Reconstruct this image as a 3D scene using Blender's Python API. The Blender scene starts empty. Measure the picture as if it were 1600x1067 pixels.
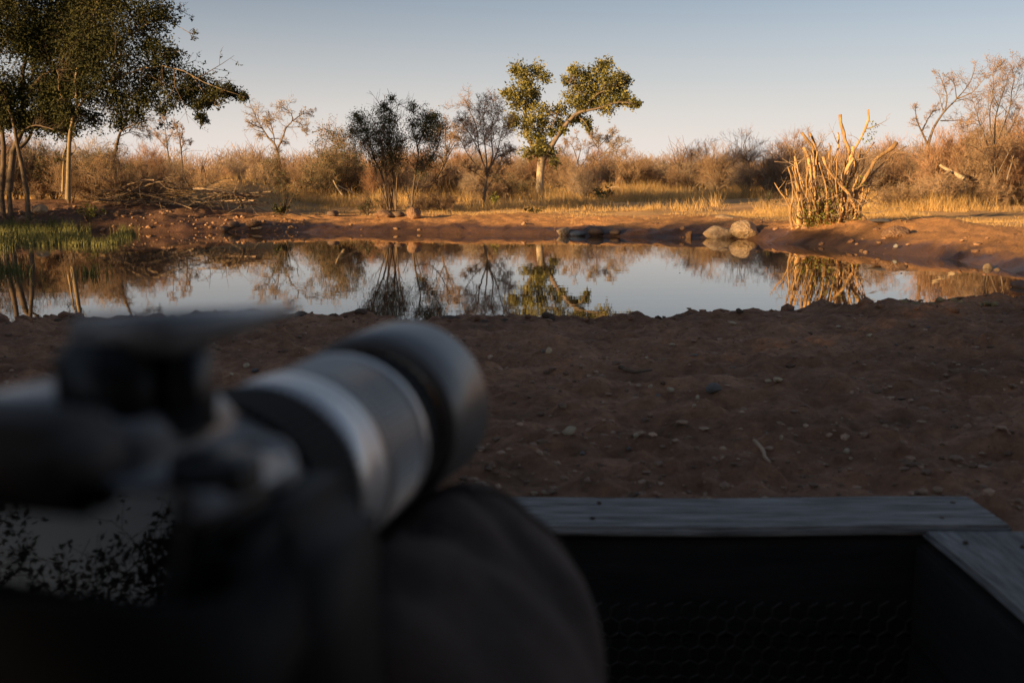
import bpy, math, random
import numpy as np
from mathutils import Vector, Matrix

# ------------------------------------------------------------------ camera, sky, sun, exposure
scene = bpy.context.scene
EYE = np.array([0.0, 0.0, 1.2])
PITCH = math.atan(243.5 / 1556.0)
cam_data = bpy.data.cameras.new('view_camera')
cam_data.sensor_width = 36.0
cam_data.lens = 35.01
cam_data.clip_start = 0.02
cam_data.clip_end = 3000.0
cam_data.dof.use_dof = True
cam_data.dof.focus_distance = 14.0
cam_data.dof.aperture_fstop = 5.8
cam_data.dof.aperture_blades = 9
cam = bpy.data.objects.new('view_camera', cam_data)
cam.location = EYE
cam.rotation_euler = (math.pi / 2 - PITCH, 0, 0)
scene.collection.objects.link(cam)
scene.camera = cam

SUN_EL = math.radians(10.0)
SUN_H = np.array([-0.80, -0.60])
SUN_H = SUN_H / np.linalg.norm(SUN_H)
world = bpy.data.worlds.new('World')
scene.world = world
world.use_nodes = True
wn = world.node_tree.nodes
wl = world.node_tree.links
wn.clear()
wout = wn.new('ShaderNodeOutputWorld')
wbg = wn.new('ShaderNodeBackground')
wsky = wn.new('ShaderNodeTexSky')
wsky.sky_type = 'NISHITA'
wsky.sun_disc = False
wsky.sun_elevation = SUN_EL
wsky.sun_rotation = math.atan2(SUN_H[0], SUN_H[1])
wsky.altitude = 600
wsky.air_density = 1.0
wsky.dust_density = 1.0
wsky.ozone_density = 3.0
wbg.inputs['Strength'].default_value = 0.08
# dusty air: the blue is muted all over and thickens to a pale band all round the horizon
wsat = wn.new('ShaderNodeHueSaturation')
wsat.inputs['Saturation'].default_value = 0.64
wsat.inputs['Value'].default_value = 0.64
wl.new(wsky.outputs['Color'], wsat.inputs['Color'])
wtc = wn.new('ShaderNodeTexCoord')
wsep = wn.new('ShaderNodeSeparateXYZ')
wl.new(wtc.outputs['Generated'], wsep.inputs['Vector'])
wramp = wn.new('ShaderNodeValToRGB')
wr_ = wramp.color_ramp
wr_.interpolation = 'B_SPLINE'
wr_.elements[0].position = 0.0
wr_.elements[0].color = (.95, .95, .95, 1)
wr_.elements[1].position = 0.45
wr_.elements[1].color = (0, 0, 0, 1)
for p_, v_ in ((.05, .80), (.10, .46), (.17, .07)):
    e_ = wr_.elements.new(p_)
    e_.color = (v_, v_, v_, 1)
wl.new(wsep.outputs['Z'], wramp.inputs['Fac'])
wmix = wn.new('ShaderNodeMix')
wmix.data_type = 'RGBA'
wmix.inputs['B'].default_value = (5.25, 4.7, 4.4, 1)
wl.new(wramp.outputs['Color'], wmix.inputs['Factor'])
wl.new(wsat.outputs['Color'], wmix.inputs['A'])
wl.new(wmix.outputs['Result'], wbg.inputs['Color'])
wl.new(wbg.outputs['Background'], wout.inputs['Surface'])

sun_data = bpy.data.lights.new('sun', 'SUN')
sun_data.energy = 5.0
sun_data.angle = math.radians(0.6)
sun_data.color = (1.0, 0.66, 0.30)
sun = bpy.data.objects.new('sun', sun_data)
sdir = Vector((SUN_H[0] * math.cos(SUN_EL), SUN_H[1] * math.cos(SUN_EL), math.sin(SUN_EL)))
sun.rotation_euler = sdir.to_track_quat('Z', 'Y').to_euler()
sun.location = (-20, -15, 30)
scene.collection.objects.link(sun)

scene.view_settings.view_transform = 'Standard'
scene.view_settings.look = 'None'
scene.view_settings.gamma = 1.0
scene.view_settings.use_curve_mapping = False
scene.view_settings.exposure = 1.12
scene.render.engine = 'CYCLES'
scene.cycles.use_denoising = True
scene.cycles.max_bounces = 6
scene.cycles.diffuse_bounces = 3
scene.cycles.glossy_bounces = 3
scene.cycles.transmission_bounces = 2
scene.cycles.transparent_max_bounces = 4
scene.cycles.caustics_reflective = False
scene.cycles.caustics_refractive = False

rng = np.random.default_rng(7)
random.seed(7)
COL = scene.collection

# ------------------------------------------------------------------ small helpers
FPX = 1556.0
_cf = np.array([0, math.cos(PITCH), -math.sin(PITCH)])
_cu = np.array([0, math.sin(PITCH), math.cos(PITCH)])


def ray(x, y):
    return np.array([(x - 800) / FPX, 0, 0]) + _cu * ((533.5 - y) / FPX) + _cf


def at(x, y, Y):
    """point of the place seen at picture position x, y that lies Y metres ahead"""
    d = ray(x, y)
    return EYE + d * (Y / d[1])


def atz(x, y, z):
    d = ray(x, y)
    return EYE + d * ((z - EYE[2]) / d[2])


def unit(v):
    return v / np.maximum(np.linalg.norm(v, axis=-1, keepdims=True), 1e-9)


def sstep(a, b, x):
    t = np.clip((x - a) / (b - a), 0, 1)
    return t * t * (3 - 2 * t)


def vnoise(x, y, seed=0):
    xi = np.floor(x).astype(np.int64)
    yi = np.floor(y).astype(np.int64)
    fx = x - xi
    fy = y - yi

    def h(a, b):
        n = (a * 374761393 + b * 668265263 + seed * 982451653) & 0x7fffffff
        n = ((n ^ (n >> 13)) * 1274126177) & 0x7fffffff
        n = (n ^ (n >> 16)) & 0xffff
        return n / 65535.0
    ux = fx * fx * fx * (fx * (fx * 6 - 15) + 10)
    uy = fy * fy * fy * (fy * (fy * 6 - 15) + 10)
    a = h(xi, yi) * (1 - ux) + h(xi + 1, yi) * ux
    b = h(xi, yi + 1) * (1 - ux) + h(xi + 1, yi + 1) * ux
    return (a * (1 - uy) + b * uy) * 2 - 1


def fbm(x, y, o=4, seed=0, g=0.5):
    s = 0
    a = 1.0
    for i in range(o):
        s = s + a * vnoise(x * 2 ** i + 17.3 * i, y * 2 ** i - 9.1 * i, seed + i)
        a *= g
    return s


class MB:
    """collects triangles and quads, built as one mesh object"""

    def __init__(self):
        self.v = []
        self.q = []
        self.t = []
        self.a = []
        self.n = 0

    def add(self, verts, quads=None, tris=None, rnd=0.5):
        verts = np.asarray(verts, float).reshape(-1, 3)
        self.v.append(verts)
        if quads is not None and len(quads):
            self.q.append(np.asarray(quads, np.int64).reshape(-1, 4) + self.n)
        if tris is not None and len(tris):
            self.t.append(np.asarray(tris, np.int64).reshape(-1, 3) + self.n)
        r = np.asarray(rnd, float)
        self.a.append(np.broadcast_to(r, (len(verts),)) if r.ndim == 0 else r)
        self.n += len(verts)

    def mesh(self, name, material, smooth=True):
        v = np.concatenate(self.v) if self.v else np.zeros((0, 3))
        q = np.concatenate(self.q) if self.q else np.zeros((0, 4), np.int64)
        t = np.concatenate(self.t) if self.t else np.zeros((0, 3), np.int64)
        me = bpy.data.meshes.new(name)
        me.vertices.add(len(v))
        me.vertices.foreach_set('co', v.astype(np.float32).ravel())
        loops = np.concatenate([q.ravel(), t.ravel()])
        me.loops.add(len(loops))
        me.loops.foreach_set('vertex_index', loops.astype(np.int32))
        nq, nt = len(q), len(t)
        me.polygons.add(nq + nt)
        starts = np.concatenate([np.arange(nq) * 4, nq * 4 + np.arange(nt) * 3])
        me.polygons.foreach_set('loop_start', starts.astype(np.int32))
        me.polygons.foreach_set('use_smooth', np.full(nq + nt, smooth))
        me.update(calc_edges=True)
        at_ = me.attributes.new('rnd', 'FLOAT', 'POINT')
        at_.data.foreach_set('value', np.concatenate(self.a).astype(np.float32) if self.a else np.zeros(0, np.float32))
        me.validate()
        if material:
            me.materials.append(material)
        return me

    def build(self, name, material, parent=None, smooth=True):
        return put(name, self.mesh(name, material, smooth), parent)

    # --- shapes
    def tubes(self, P, R, k=5, rnd=None, cap=True):
        """P (n,p,3) polylines, R (n,p) radii"""
        P = np.asarray(P, float)
        R = np.asarray(R, float)
        if P.ndim == 2:
            P = P[None]
            R = R[None]
        n, p, _ = P.shape
        T = np.empty_like(P)
        T[:, 1:-1] = P[:, 2:] - P[:, :-2]
        T[:, 0] = P[:, 1] - P[:, 0]
        T[:, -1] = P[:, -1] - P[:, -2]
        T = unit(T)
        m = unit(P[:, -1] - P[:, 0])
        ref = np.where(np.abs(m[:, 2:3]) > 0.75, np.array([[1.0, 0.13, 0]]), np.array([[0.07, 0.1, 1.0]]))
        A = unit(np.cross(T, ref[:, None, :]))
        B = np.cross(T, A)
        ang = np.arange(k) * 2 * math.pi / k
        V = P[:, :, None, :] + R[:, :, None, None] * (A[:, :, None, :] * np.cos(ang)[None, None, :, None] + B[:, :, None, :] * np.sin(ang)[None, None, :, None])
        base = (np.arange(n) * p * k)[:, None, None] + (np.arange(p - 1) * k)[None, :, None]
        i = np.arange(k)[None, None, :]
        j = (i + 1) % k
        Q = np.stack([base + i, base + j, base + k + j, base + k + i], -1).reshape(-1, 4)
        r = np.repeat(rng.random(n) if rnd is None else np.broadcast_to(rnd, (n,)), p * k)
        tr = None
        if cap and k >= 4:
            e = (np.arange(n) * p * k + (p - 1) * k)[:, None, None]
            fi = np.arange(1, k - 1)[None, :, None]
            tr = np.concatenate([e + 0 * fi, e + fi, e + fi + 1], -1).reshape(-1, 3)
        self.add(V.reshape(-1, 3), Q, tr, r)

    def leaves(self, C, D, size, width=0.45, rnd=None):
        """diamond leaves with their base at C pointing along D"""
        n = len(C)
        if n == 0:
            return
        D = unit(D)
        S = unit(np.cross(D, unit(rng.normal(size=(n, 3)))))
        N = np.cross(D, S)
        L = (np.asarray(size) * np.ones(n))[:, None]
        w = L * width * 0.5
        V = np.stack([C, C + D * L * .5 + S * w + N * L * .06, C + D * L, C + D * L * .5 - S * w + N * L * .06], 1)
        Q = np.arange(4 * n).reshape(n, 4)
        r = np.repeat(rng.random(n) if rnd is None else rnd, 4)
        self.add(V.reshape(-1, 3), Q, None, r)

    def box(self, lo, hi, M=None, rnd=0.5):
        lo = np.asarray(lo, float)
        hi = np.asarray(hi, float)
        V = np.array([[x, y, z] for z in (0, 1) for y in (0, 1) for x in (0, 1)], float) * (hi - lo) + lo
        if M is not None:
            V = M(V)
        self.add(V, [[0, 2, 3, 1], [4, 5, 7, 6], [0, 1, 5, 4], [2, 6, 7, 3], [1, 3, 7, 5], [0, 4, 6, 2]], None, rnd)

    def lathe(self, prof, O, a, e1, e2, k=64, rib=None):
        """prof: list of (s, r); rib=(count, depth)"""
        ang = np.arange(k) * 2 * math.pi / k
        rings = []
        for s, r in prof:
            rr = np.full(k, r)
            if rib:
                rr = rr - (np.arange(k) % rib[0] < rib[0] // 2) * rib[1]
            rings.append(O + a * s + rr[:, None] * (np.cos(ang)[:, None] * e1 + np.sin(ang)[:, None] * e2))
        V = np.concatenate(rings)
        Q = []
        for b in range(len(prof) - 1):
            i = np.arange(k)
            j = (i + 1) % k
            Q.append(np.stack([b * k + i, b * k + j, (b + 1) * k + j, (b + 1) * k + i], -1))
        self.add(V, np.concatenate(Q))


def put(name, me, parent=None):
    o = bpy.data.objects.new(name, me)
    COL.objects.link(o)
    if parent is not None:
        o.parent = parent
    return o


def tag(o, label=None, cat=None, group=None, kind=None):
    if label:
        o['label'] = label
    if cat:
        o['category'] = cat
    if group:
        o['group'] = group
    if kind:
        o['kind'] = kind
    return o


def thing(name, loc, label, cat, group=None):
    o = bpy.data.objects.new(name, None)
    o.location = loc
    o.empty_display_size = 0.1
    COL.objects.link(o)
    return tag(o, label, cat, group)


def copy_tree(o, loc=None, rz=0.0, sc=None, label=None, group=None, name=None):
    c = o.copy()
    COL.objects.link(c)
    if name:
        c.name = name
    if loc is not None:
        c.location = loc
    c.rotation_euler = (0, 0, rz)
    if sc is not None:
        c.scale = sc
    if label:
        c['label'] = label
    if group:
        c['group'] = group
    for ch in list(o.children):
        d = ch.copy()
        COL.objects.link(d)
        d.parent = c
    return c


# ------------------------------------------------------------------ materials
def nmat(name):
    m = bpy.data.materials.new(name)
    m.use_nodes = True
    nt = m.node_tree
    b = nt.nodes['Principled BSDF']
    return m, nt, b


def noise_mat(name, c1, c2, scale=8.0, rough=0.8, bump=0.0, bscale=None, detail=5, metallic=0.0, rnd=0.0, spec=0.3, stretch=None, transl=0.0, rough2=None):
    """two tones by noise, brightness varied per piece by the 'rnd' attribute"""
    m, nt, b = nmat(name)
    N, L = nt.nodes, nt.links
    tc = N.new('ShaderNodeTexCoord')
    src = tc.outputs['Object']
    if stretch:
        mp = N.new('ShaderNodeMapping')
        mp.inputs['Scale'].default_value = stretch
        L.new(src, mp.inputs['Vector'])
        src = mp.outputs['Vector']
    no = N.new('ShaderNodeTexNoise')
    no.inputs['Scale'].default_value = scale
    no.inputs['Detail'].default_value = detail
    no.inputs['Roughness'].default_value = 0.6
    L.new(src, no.inputs['Vector'])
    cr = N.new('ShaderNodeValToRGB')
    cr.color_ramp.elements[0].position = 0.32
    cr.color_ramp.elements[1].position = 0.68
    cr.color_ramp.elements[0].color = (*c1, 1)
    cr.color_ramp.elements[1].color = (*c2, 1)
    L.new(no.outputs['Fac'], cr.inputs['Fac'])
    col = cr.outputs['Color']
    if rnd:
        at_ = N.new('ShaderNodeAttribute')
        at_.attribute_name = 'rnd'
        mr = N.new('ShaderNodeMapRange')
        mr.inputs['To Min'].default_value = 1 - rnd
        mr.inputs['To Max'].default_value = 1 + rnd
        L.new(at_.outputs['Fac'], mr.inputs['Value'])
        mx = N.new('ShaderNodeVectorMath')
        mx.operation = 'SCALE'
        L.new(col, mx.inputs[0])
        L.new(mr.outputs['Result'], mx.inputs['Scale'])
        col = mx.outputs['Vector']
    L.new(col, b.inputs['Base Color'])
    b.inputs['Roughness'].default_value = rough
    b.inputs['Metallic'].default_value = metallic
    b.inputs['Specular IOR Level'].default_value = spec
    if rough2 is not None:
        rr = N.new('ShaderNodeMapRange')
        rr.inputs['To Min'].default_value = rough
        rr.inputs['To Max'].default_value = rough2
        L.new(no.outputs['Fac'], rr.inputs['Value'])
        L.new(rr.outputs['Result'], b.inputs['Roughness'])
    if bump:
        n2 = N.new('ShaderNodeTexNoise')
        n2.inputs['Scale'].default_value = bscale or scale * 3
        n2.inputs['Detail'].default_value = 6
        L.new(src, n2.inputs['Vector'])
        bp = N.new('ShaderNodeBump')
        bp.inputs['Strength'].default_value = 1.0
        bp.inputs['Distance'].default_value = bump
        L.new(n2.outputs['Fac'], bp.inputs['Height'])
        L.new(bp.outputs['Normal'], b.inputs['Normal'])
    if transl:
        tr = N.new('ShaderNodeBsdfTranslucent')
        L.new(col, tr.inputs['Color'])
        ms = N.new('ShaderNodeMixShader')
        ms.inputs['Fac'].default_value = transl
        out = nt.nodes['Material Output']
        L.new(b.outputs['BSDF'], ms.inputs[1])
        L.new(tr.outputs['BSDF'], ms.inputs[2])
        L.new(ms.outputs['Shader'], out.inputs['Surface'])
    return m


M = {}
M['bark_pale'] = noise_mat('bark_pale', (.36, .25, .15), (.52, .40, .26), 5, .9, .006, 30, rnd=.1)
M['bark_grey'] = noise_mat('bark_grey', (.13, .09, .065), (.24, .175, .12), 6, .9, .006, 40, rnd=.2)
M['bark_dark'] = noise_mat('bark_dark', (.07, .05, .035), (.17, .115, .075), 7, .9, .006, 40, rnd=.2)
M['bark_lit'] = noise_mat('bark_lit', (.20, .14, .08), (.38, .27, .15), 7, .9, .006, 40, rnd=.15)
M['cut_wood'] = noise_mat('cut_wood', (.25, .14, .065), (.58, .355, .16), 5, .85, .012, 24, rnd=.4, stretch=(3, 3, 1))
M['dead_wood'] = noise_mat('dead_wood', (.20, .13, .085), (.42, .30, .20), 5, .9, .004, 30, rnd=.4)
M['twig_brown'] = noise_mat('twig_brown', (.275, .17, .10), (.42, .28, .17), 2, .9, rnd=.35)
M['twig_red'] = noise_mat('twig_red', (.31, .165, .09), (.45, .26, .15), 2, .9, rnd=.35)
M['twig_grey'] = noise_mat('twig_grey', (.28, .20, .14), (.43, .325, .23), 2, .9, rnd=.3)
M['leaf_tree'] = noise_mat('leaf_tree', (.11, .11, .028), (.30, .25, .07), 1.5, .55, rnd=.5, spec=.4, transl=.18)
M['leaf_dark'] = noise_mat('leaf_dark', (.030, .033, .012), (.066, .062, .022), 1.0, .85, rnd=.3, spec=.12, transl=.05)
M['leaf_olive'] = noise_mat('leaf_olive', (.05, .058, .025), (.10, .10, .042), 2, .65, rnd=.5, transl=.12)
M['leaf_brown'] = noise_mat('leaf_brown', (.22, .11, .05), (.36, .18, .08), 2, .8, rnd=.4, transl=.2)
M['leaf_sprout'] = noise_mat('leaf_sprout', (.10, .12, .02), (.26, .24, .05), 6, .6, rnd=.5, transl=.2)
M['grass_dry'] = noise_mat('grass_dry', (.40, .25, .10), (.72, .47, .19), .35, .8, rnd=.45, transl=.25)
M['reed_green'] = noise_mat('reed_green', (.10, .12, .035), (.28, .25, .08), .8, .6, rnd=.4, transl=.25)
M['rock_pale'] = noise_mat('rock_pale', (.32, .20, .11), (.60, .43, .27), 3.0, .9, .045, 6)
M['rock_red'] = noise_mat('rock_red', (.20, .10, .055), (.42, .25, .145), 4, .9, .08, 8)
M['rock_brown'] = noise_mat('rock_brown', (.10, .062, .045), (.19, .125, .09), 8, .9, .008, 25)
M['rock_grey'] = noise_mat('rock_grey', (.17, .16, .15), (.30, .28, .26), 12, .85, .004, 60)
M['pebble'] = noise_mat('pebble', (.22, .13, .085), (.42, .29, .20), 9, .85, rnd=.45)
M['flake'] = noise_mat('flake', (.46, .36, .23), (.68, .56, .40), 14, .8, .002, 70)
M['lichen_stone'] = noise_mat('lichen_stone', (.22, .17, .09), (.52, .44, .24), 12, .9, .006, 60)


# ------------------------------------------------------------------ the lie of the land
def chaikin(P, n=2):
    for _ in range(n):
        Q = np.roll(P, -1, 0)
        P = np.stack([.75 * P + .25 * Q, .25 * P + .75 * Q], 1).reshape(-1, 2)
    return P


shore_far = [(-250, 372), (0, 363), (200, 362), (400, 363), (600, 364), (800, 366), (930, 369), (1040, 371), (1120, 372), (1200, 377), (1300, 388), (1400, 400), (1480, 405), (1560, 421), (1640, 432), (1740, 447)]
POND = np.array([atz(x, y, 0)[:2] for x, y in shore_far] + [(7.6, 10.6), (6.0, 9.3), (4.6, 8.5), (2.6, 8.1), (0.4, 7.9), (-1.5, 7.9), (-4, 7.8), (-7, 7.9), (-10, 8.6), (-13, 11), (-15, 16)])
POND = chaikin(POND, 2)


def pond_sd(x, y):
    """signed distance to the water's edge, positive on land"""
    x = np.asarray(x, float)
    y = np.asarray(y, float)
    d2 = np.full(x.shape, 1e12)
    inside = np.zeros(x.shape, bool)
    n = len(POND)
    for i in range(n):
        ax, ay = POND[i]
        bx, by = POND[(i + 1) % n]
        ex, ey = bx - ax, by - ay
        t = np.clip(((x - ax) * ex + (y - ay) * ey) / (ex * ex + ey * ey + 1e-12), 0, 1)
        d2 = np.minimum(d2, (x - ax - t * ex) ** 2 + (y - ay - t * ey) ** 2)
        if ay != by:
            c = ((ay > y) != (by > y)) & (x < (bx - ax) * (y - ay) / (by - ay) + ax)
            inside ^= c
    d = np.sqrt(d2)
    return np.where(inside, -d, d)


BANK = np.array([(0, 7, .50, 1.75), (-6, 7, .51, 1.75), (-12, 6, .6, 1.8), (4.5, 7.5, .60, 1.6), (9, 11, .50, 1.8), (9.4, 14.5, .40, 1.7), (9, 17.5, .42, 1.7), (6.6, 21.8, .38, 1.1), (7.6, 19.8, .40, 1.4), (4.4, 25.5, .35, 1.5), (0, 26.5, .36, 1.3), (-4, 26.7, .33, 1.2), (-7, 27, .36, 1.2), (-10.5, 27, .74, 1.5), (-14, 26, .84, 1.5), (-17, 15, .8, 1.6)])
crest_x = np.array([-9, -2.7, -1.9, -1.6, -1.2, -.8, -.55, 0, .7, 1.35, 1.6, 2.2, 2.5, 2.7, 9])
crest_dz = np.array([0, 0, .03, .04, .02, 0, -.005, 0, .010, .02, .045, .05, .02, .02, .04])
HUMPS = [  # x, y, sx, sy, h : mounds of earth
    (at(352, 290, 33)[0], 33.0, 1.15, .9, .80), (at(405, 290, 34)[0], 34.0, 1.2, .8, .55),
    (at(1462, 350, 20.5)[0], 20.5, .75, .8, .14), (at(1385, 365, 20.5)[0], 20.3, .4, .4, .14), (at(1340, 358, 21.2)[0], 21.4, .5, .5, .08),
    (at(800, 340, 27.5)[0], 28.2, 1.8, .8, .05), (at(1090, 340, 27)[0], 27.4, 1.0, .7, .06)]
HOOF = [(random.uniform(-3.2, 3.4), random.uniform(2.2, 6.3), random.uniform(.04, .075)) for _ in range(90)]
PIT = (-2.4, .80, -2.6, 1.80)


def land(x, y, fine=True):
    x = np.asarray(x, float)
    y = np.asarray(y, float)
    s = pond_sd(x, y)
    s = s + (.16 * fbm(x * .9, y * .9, 3, 5) + .07 * fbm(x * 4.3, y * 3.1, 3, 7)) * sstep(8, 13, y) + .03 * fbm(x * 6, y * 6, 2, 8)
    W = np.zeros(x.shape)
    T = np.zeros(x.shape)
    B = np.zeros(x.shape)
    for bx, by, bt, bb in BANK:
        w = 1 / ((x - bx) ** 2 + (y - by) ** 2 + .5) ** 2
        W += w
        T += w * bt
        B += w * bb
    T /= W
    B /= W
    sp = np.maximum(s, 0)
    h = T * (1 - np.exp(-1.2 * (sp / B) ** np.where(y > 12, 1.05, 1.7)))
    h = np.where(s < 0, -np.minimum(.7, -s * .4), h)
    far = sstep(7, 22, y + .6 * np.abs(x))
    h = h + np.where(s > 0, (1.02 - T) * sstep(2, 38, sp) * far, 0)
    h = h + (np.interp(x, crest_x, crest_dz) + .022 * fbm(x * 3.1, y * 3.1, 3, 303)) * np.exp(-((y - 5.9) / 1.0) ** 2)
    for hx, hy, sx, sy, hh in HUMPS:
        h = h + hh * np.exp(-((x - hx) / sx) ** 2 - ((y - hy) / sy) ** 2)
    lw = sstep(0, .8, sp)
    h = h + lw * (.035 * fbm(x * .7, y * .7, 3, 21) * sstep(6, 20, y) + .012 * fbm(x * 2.3, y * 2.3, 3, 31))
    h = h + sstep(.0, .4, sp) * (.035 * np.abs(fbm(x * 3, y * 3, 3, 77)) + .035 * np.abs(fbm(x * 9, y * 7, 3, 78))) * sstep(8, 14, y) * (1 - sstep(2, 5, sp))
    if fine:
        near = 1 - sstep(7, 11, np.hypot(x, y))
        lump = fbm(x * 7, y * 7, 4, 41, .6)
        for hx, hy, hr in HOOF:
            q = ((x - hx) ** 2 + ((y - hy) * .8) ** 2) / hr ** 2
            h = h + np.where(q < 6, -.022 * np.exp(-q) + .010 * np.exp(-(q - 2.2) ** 2), 0)
        h = h + near * lw * (.023 * lump + .032 * np.maximum(vnoise(x * 13, y * 13, 51) - .25, 0) - .028 * np.maximum(vnoise(x * 4.1, y * 4.1, 61) - .35, 0))
    inpit = (x > PIT[0]) & (x < PIT[1]) & (y > PIT[2]) & (y < PIT[3])
    h = np.where(inpit, -.45, h)
    return h, s


def gz(x, y):
    return float(land(np.array([x]), np.array([y]))[0][0])


def on(x, y_px, Y):
    """ground point below picture column x at distance Y"""
    p = at(x, y_px, Y)
    return np.array([p[0], Y, gz(p[0], Y)])


def hit(x, y, far=True):
    """where the line of sight through picture position x, y meets the ground or the water"""
    d = ray(x, y)
    t = (np.concatenate([np.linspace(1.8, 40, 1500), np.linspace(40.1, 160, 800)]) if far else np.linspace(3, 9, 160)) / d[1]
    P = EYE + d * t[:, None]
    h = np.maximum(land(P[:, 0], P[:, 1])[0], 0)
    below = np.nonzero(P[:, 2] <= h)[0]
    i = below[0] if len(below) else len(t) - 1
    return np.array([P[i, 0], P[i, 1], h[i]])


# rows and columns: fine near the hide, coarser far out
ys = np.concatenate([np.linspace(-90, -6, 22), np.linspace(-5, 1.2, 30), np.linspace(1.4, 6.8, 300), np.linspace(6.85, 9.5, 60), np.linspace(9.7, 20, 60), np.linspace(20.1, 32, 170), np.linspace(32.3, 60, 90), 60 * (1.045 ** np.arange(1, 80))])
us = np.linspace(-1, 1, 420)
uo = 1 + .02 * (1.13 ** np.arange(1, 52) - 1)
us = np.concatenate([-uo[::-1], us, uo])
wy = 2.3 + .62 * np.maximum(ys, 0)
GX = us[None, :] * wy[:, None]
GY = np.repeat(ys[:, None], len(us), 1)
GH, GS = land(GX, GY)
ny, nx = GX.shape
idx = np.arange(ny * nx).reshape(ny, nx)
quads = np.stack([idx[:-1, :-1], idx[:-1, 1:], idx[1:, 1:], idx[1:, :-1]], -1).reshape(-1, 4)
gb = MB()
gb.add(np.stack([GX, GY, GH], -1).reshape(-1, 3), quads)

# soil zones: dark trodden soil by the hide, red earth banks, wet mud at the edge, pale litter beyond
near_soil = np.array([.355, .185, .105])
red_soil = np.array([.52, .255, .10])
wet_soil = np.array([.105, .055, .034])
pale_soil = np.array([.52, .31, .135])
left_bank_tone = np.array([.19, .10, .06])  # darker tone laid over the left bank
X, Y, S = GX, GY, GS
zn = 1 - sstep(8.2, 10.5, Y + .0 * X)
col = np.broadcast_to(red_soil, X.shape + (3,)).copy()
litter = sstep(2.4, 5.0, S + .9 * fbm(X * .8, Y * .8, 3, 11)) * (1 - zn)
col = col * (1 - litter[..., None]) + pale_soil * litter[..., None]
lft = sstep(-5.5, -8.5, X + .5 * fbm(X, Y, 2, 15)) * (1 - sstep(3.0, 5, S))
col = col * (1 - lft[..., None]) + left_bank_tone * lft[..., None]
path = np.exp(-((Y - 32.5 - .10 * X) / 1.2) ** 2) * sstep(1, 5, X) * .6 + .5 * np.exp(-((Y - 30 - .15 * (X + 6)) / 1.0) ** 2) * sstep(-10, -7, X) * sstep(-4, -5, X)
path = np.clip(path, 0, 1)[..., None]
col = col * (1 - path) + np.array([.34, .19, .10]) * path
col = col * (1 - zn[..., None]) + near_soil * zn[..., None]
wet = (1 - sstep(.05, .75, (S - .42 * sstep(12, 20, Y)) + .2 * fbm(X * 2, Y * 2, 3, 19)))
col = col * (1 - wet[..., None]) + wet_soil * wet[..., None]
tone = 1 + .22 * fbm(X * 1.1, Y * 1.1, 3, 91) + .22 * fbm(X * 5, Y * 5, 3, 93) * zn
col = np.clip(col * tone[..., None], .01, .9)

m, nt, b = nmat('soil')
N, L = nt.nodes, nt.links
a1 = N.new('ShaderNodeAttribute')
a1.attribute_name = 'soil_colour'
tc = N.new('ShaderNodeTexCoord')
n1 = N.new('ShaderNodeTexNoise')
n1.inputs['Scale'].default_value = 22
n1.inputs['Detail'].default_value = 8
n1.inputs['Roughness'].default_value = .7
L.new(tc.outputs['Object'], n1.inputs['Vector'])
mr = N.new('ShaderNodeMapRange')
mr.inputs['From Min'].default_value = .25
mr.inputs['From Max'].default_value = .75
mr.inputs['To Min'].default_value = .5
mr.inputs['To Max'].default_value = 1.5
L.new(n1.outputs['Fac'], mr.inputs['Value'])
vm = N.new('ShaderNodeVectorMath')
vm.operation = 'SCALE'
L.new(a1.outputs['Color'], vm.inputs[0])
L.new(mr.outputs['Result'], vm.inputs['Scale'])
L.new(vm.outputs['Vector'], b.inputs['Base Color'])
b.inputs['Specular IOR Level'].default_value = .25
wr = N.new('ShaderNodeMapRange')
wr.inputs['To Min'].default_value = .92
wr.inputs['To Max'].default_value = .35
L.new(a1.outputs['Alpha'], wr.inputs['Value'])
L.new(wr.outputs['Result'], b.inputs['Roughness'])
n2 = N.new('ShaderNodeTexNoise')
n2.inputs['Scale'].default_value = 45
n2.inputs['Detail'].default_value = 7
n2.inputs['Roughness'].default_value = .7
L.new(tc.outputs['Object'], n2.inputs['Vector'])
bp = N.new('ShaderNodeBump')
bp.inputs['Distance'].default_value = .03
L.new(n2.outputs['Fac'], bp.inputs['Height'])
L.new(bp.outputs['Normal'], b.inputs['Normal'])
M['soil'] = m
ground = gb.build('ground', M['soil'])
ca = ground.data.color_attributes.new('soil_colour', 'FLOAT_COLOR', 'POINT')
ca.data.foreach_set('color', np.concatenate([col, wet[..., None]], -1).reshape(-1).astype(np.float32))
tag(ground, 'trodden brown soil rising to red earth banks and pale dry grassland', kind='structure')

# water: one sheet a little wider than the pond
cen = POND.mean(0)
outl = []
for i in range(len(POND)):
    t = POND[(i + 1) % len(POND)] - POND[i - 1]
    nrm = np.array([t[1], -t[0]])
    nrm = nrm / (np.linalg.norm(nrm) + 1e-9)
    if np.dot(nrm, POND[i] - cen) < 0:
        nrm = -nrm
    outl.append(POND[i] + nrm * .45)
me = bpy.data.meshes.new('water')
me.from_pydata([(p[0], p[1], 0) for p in outl], [], [list(range(len(outl)))])
m, nt, b = nmat('pond_water')
N, L = nt.nodes, nt.links
b.inputs['Base Color'].default_value = (.085, .052, .03, 1)
b.inputs['Roughness'].default_value = .012
b.inputs['IOR'].default_value = 2.6
tc = N.new('ShaderNodeTexCoord')
mp = N.new('ShaderNodeMapping')
mp.inputs['Scale'].default_value = (.8, 2.2, 1)
n1 = N.new('ShaderNodeTexNoise')
n1.inputs['Scale'].default_value = 1.3
n1.inputs['Detail'].default_value = 3
bp = N.new('ShaderNodeBump')
bp.inputs['Distance'].default_value = .0007
L.new(tc.outputs['Object'], mp.inputs['Vector'])
L.new(mp.outputs['Vector'], n1.inputs['Vector'])
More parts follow.
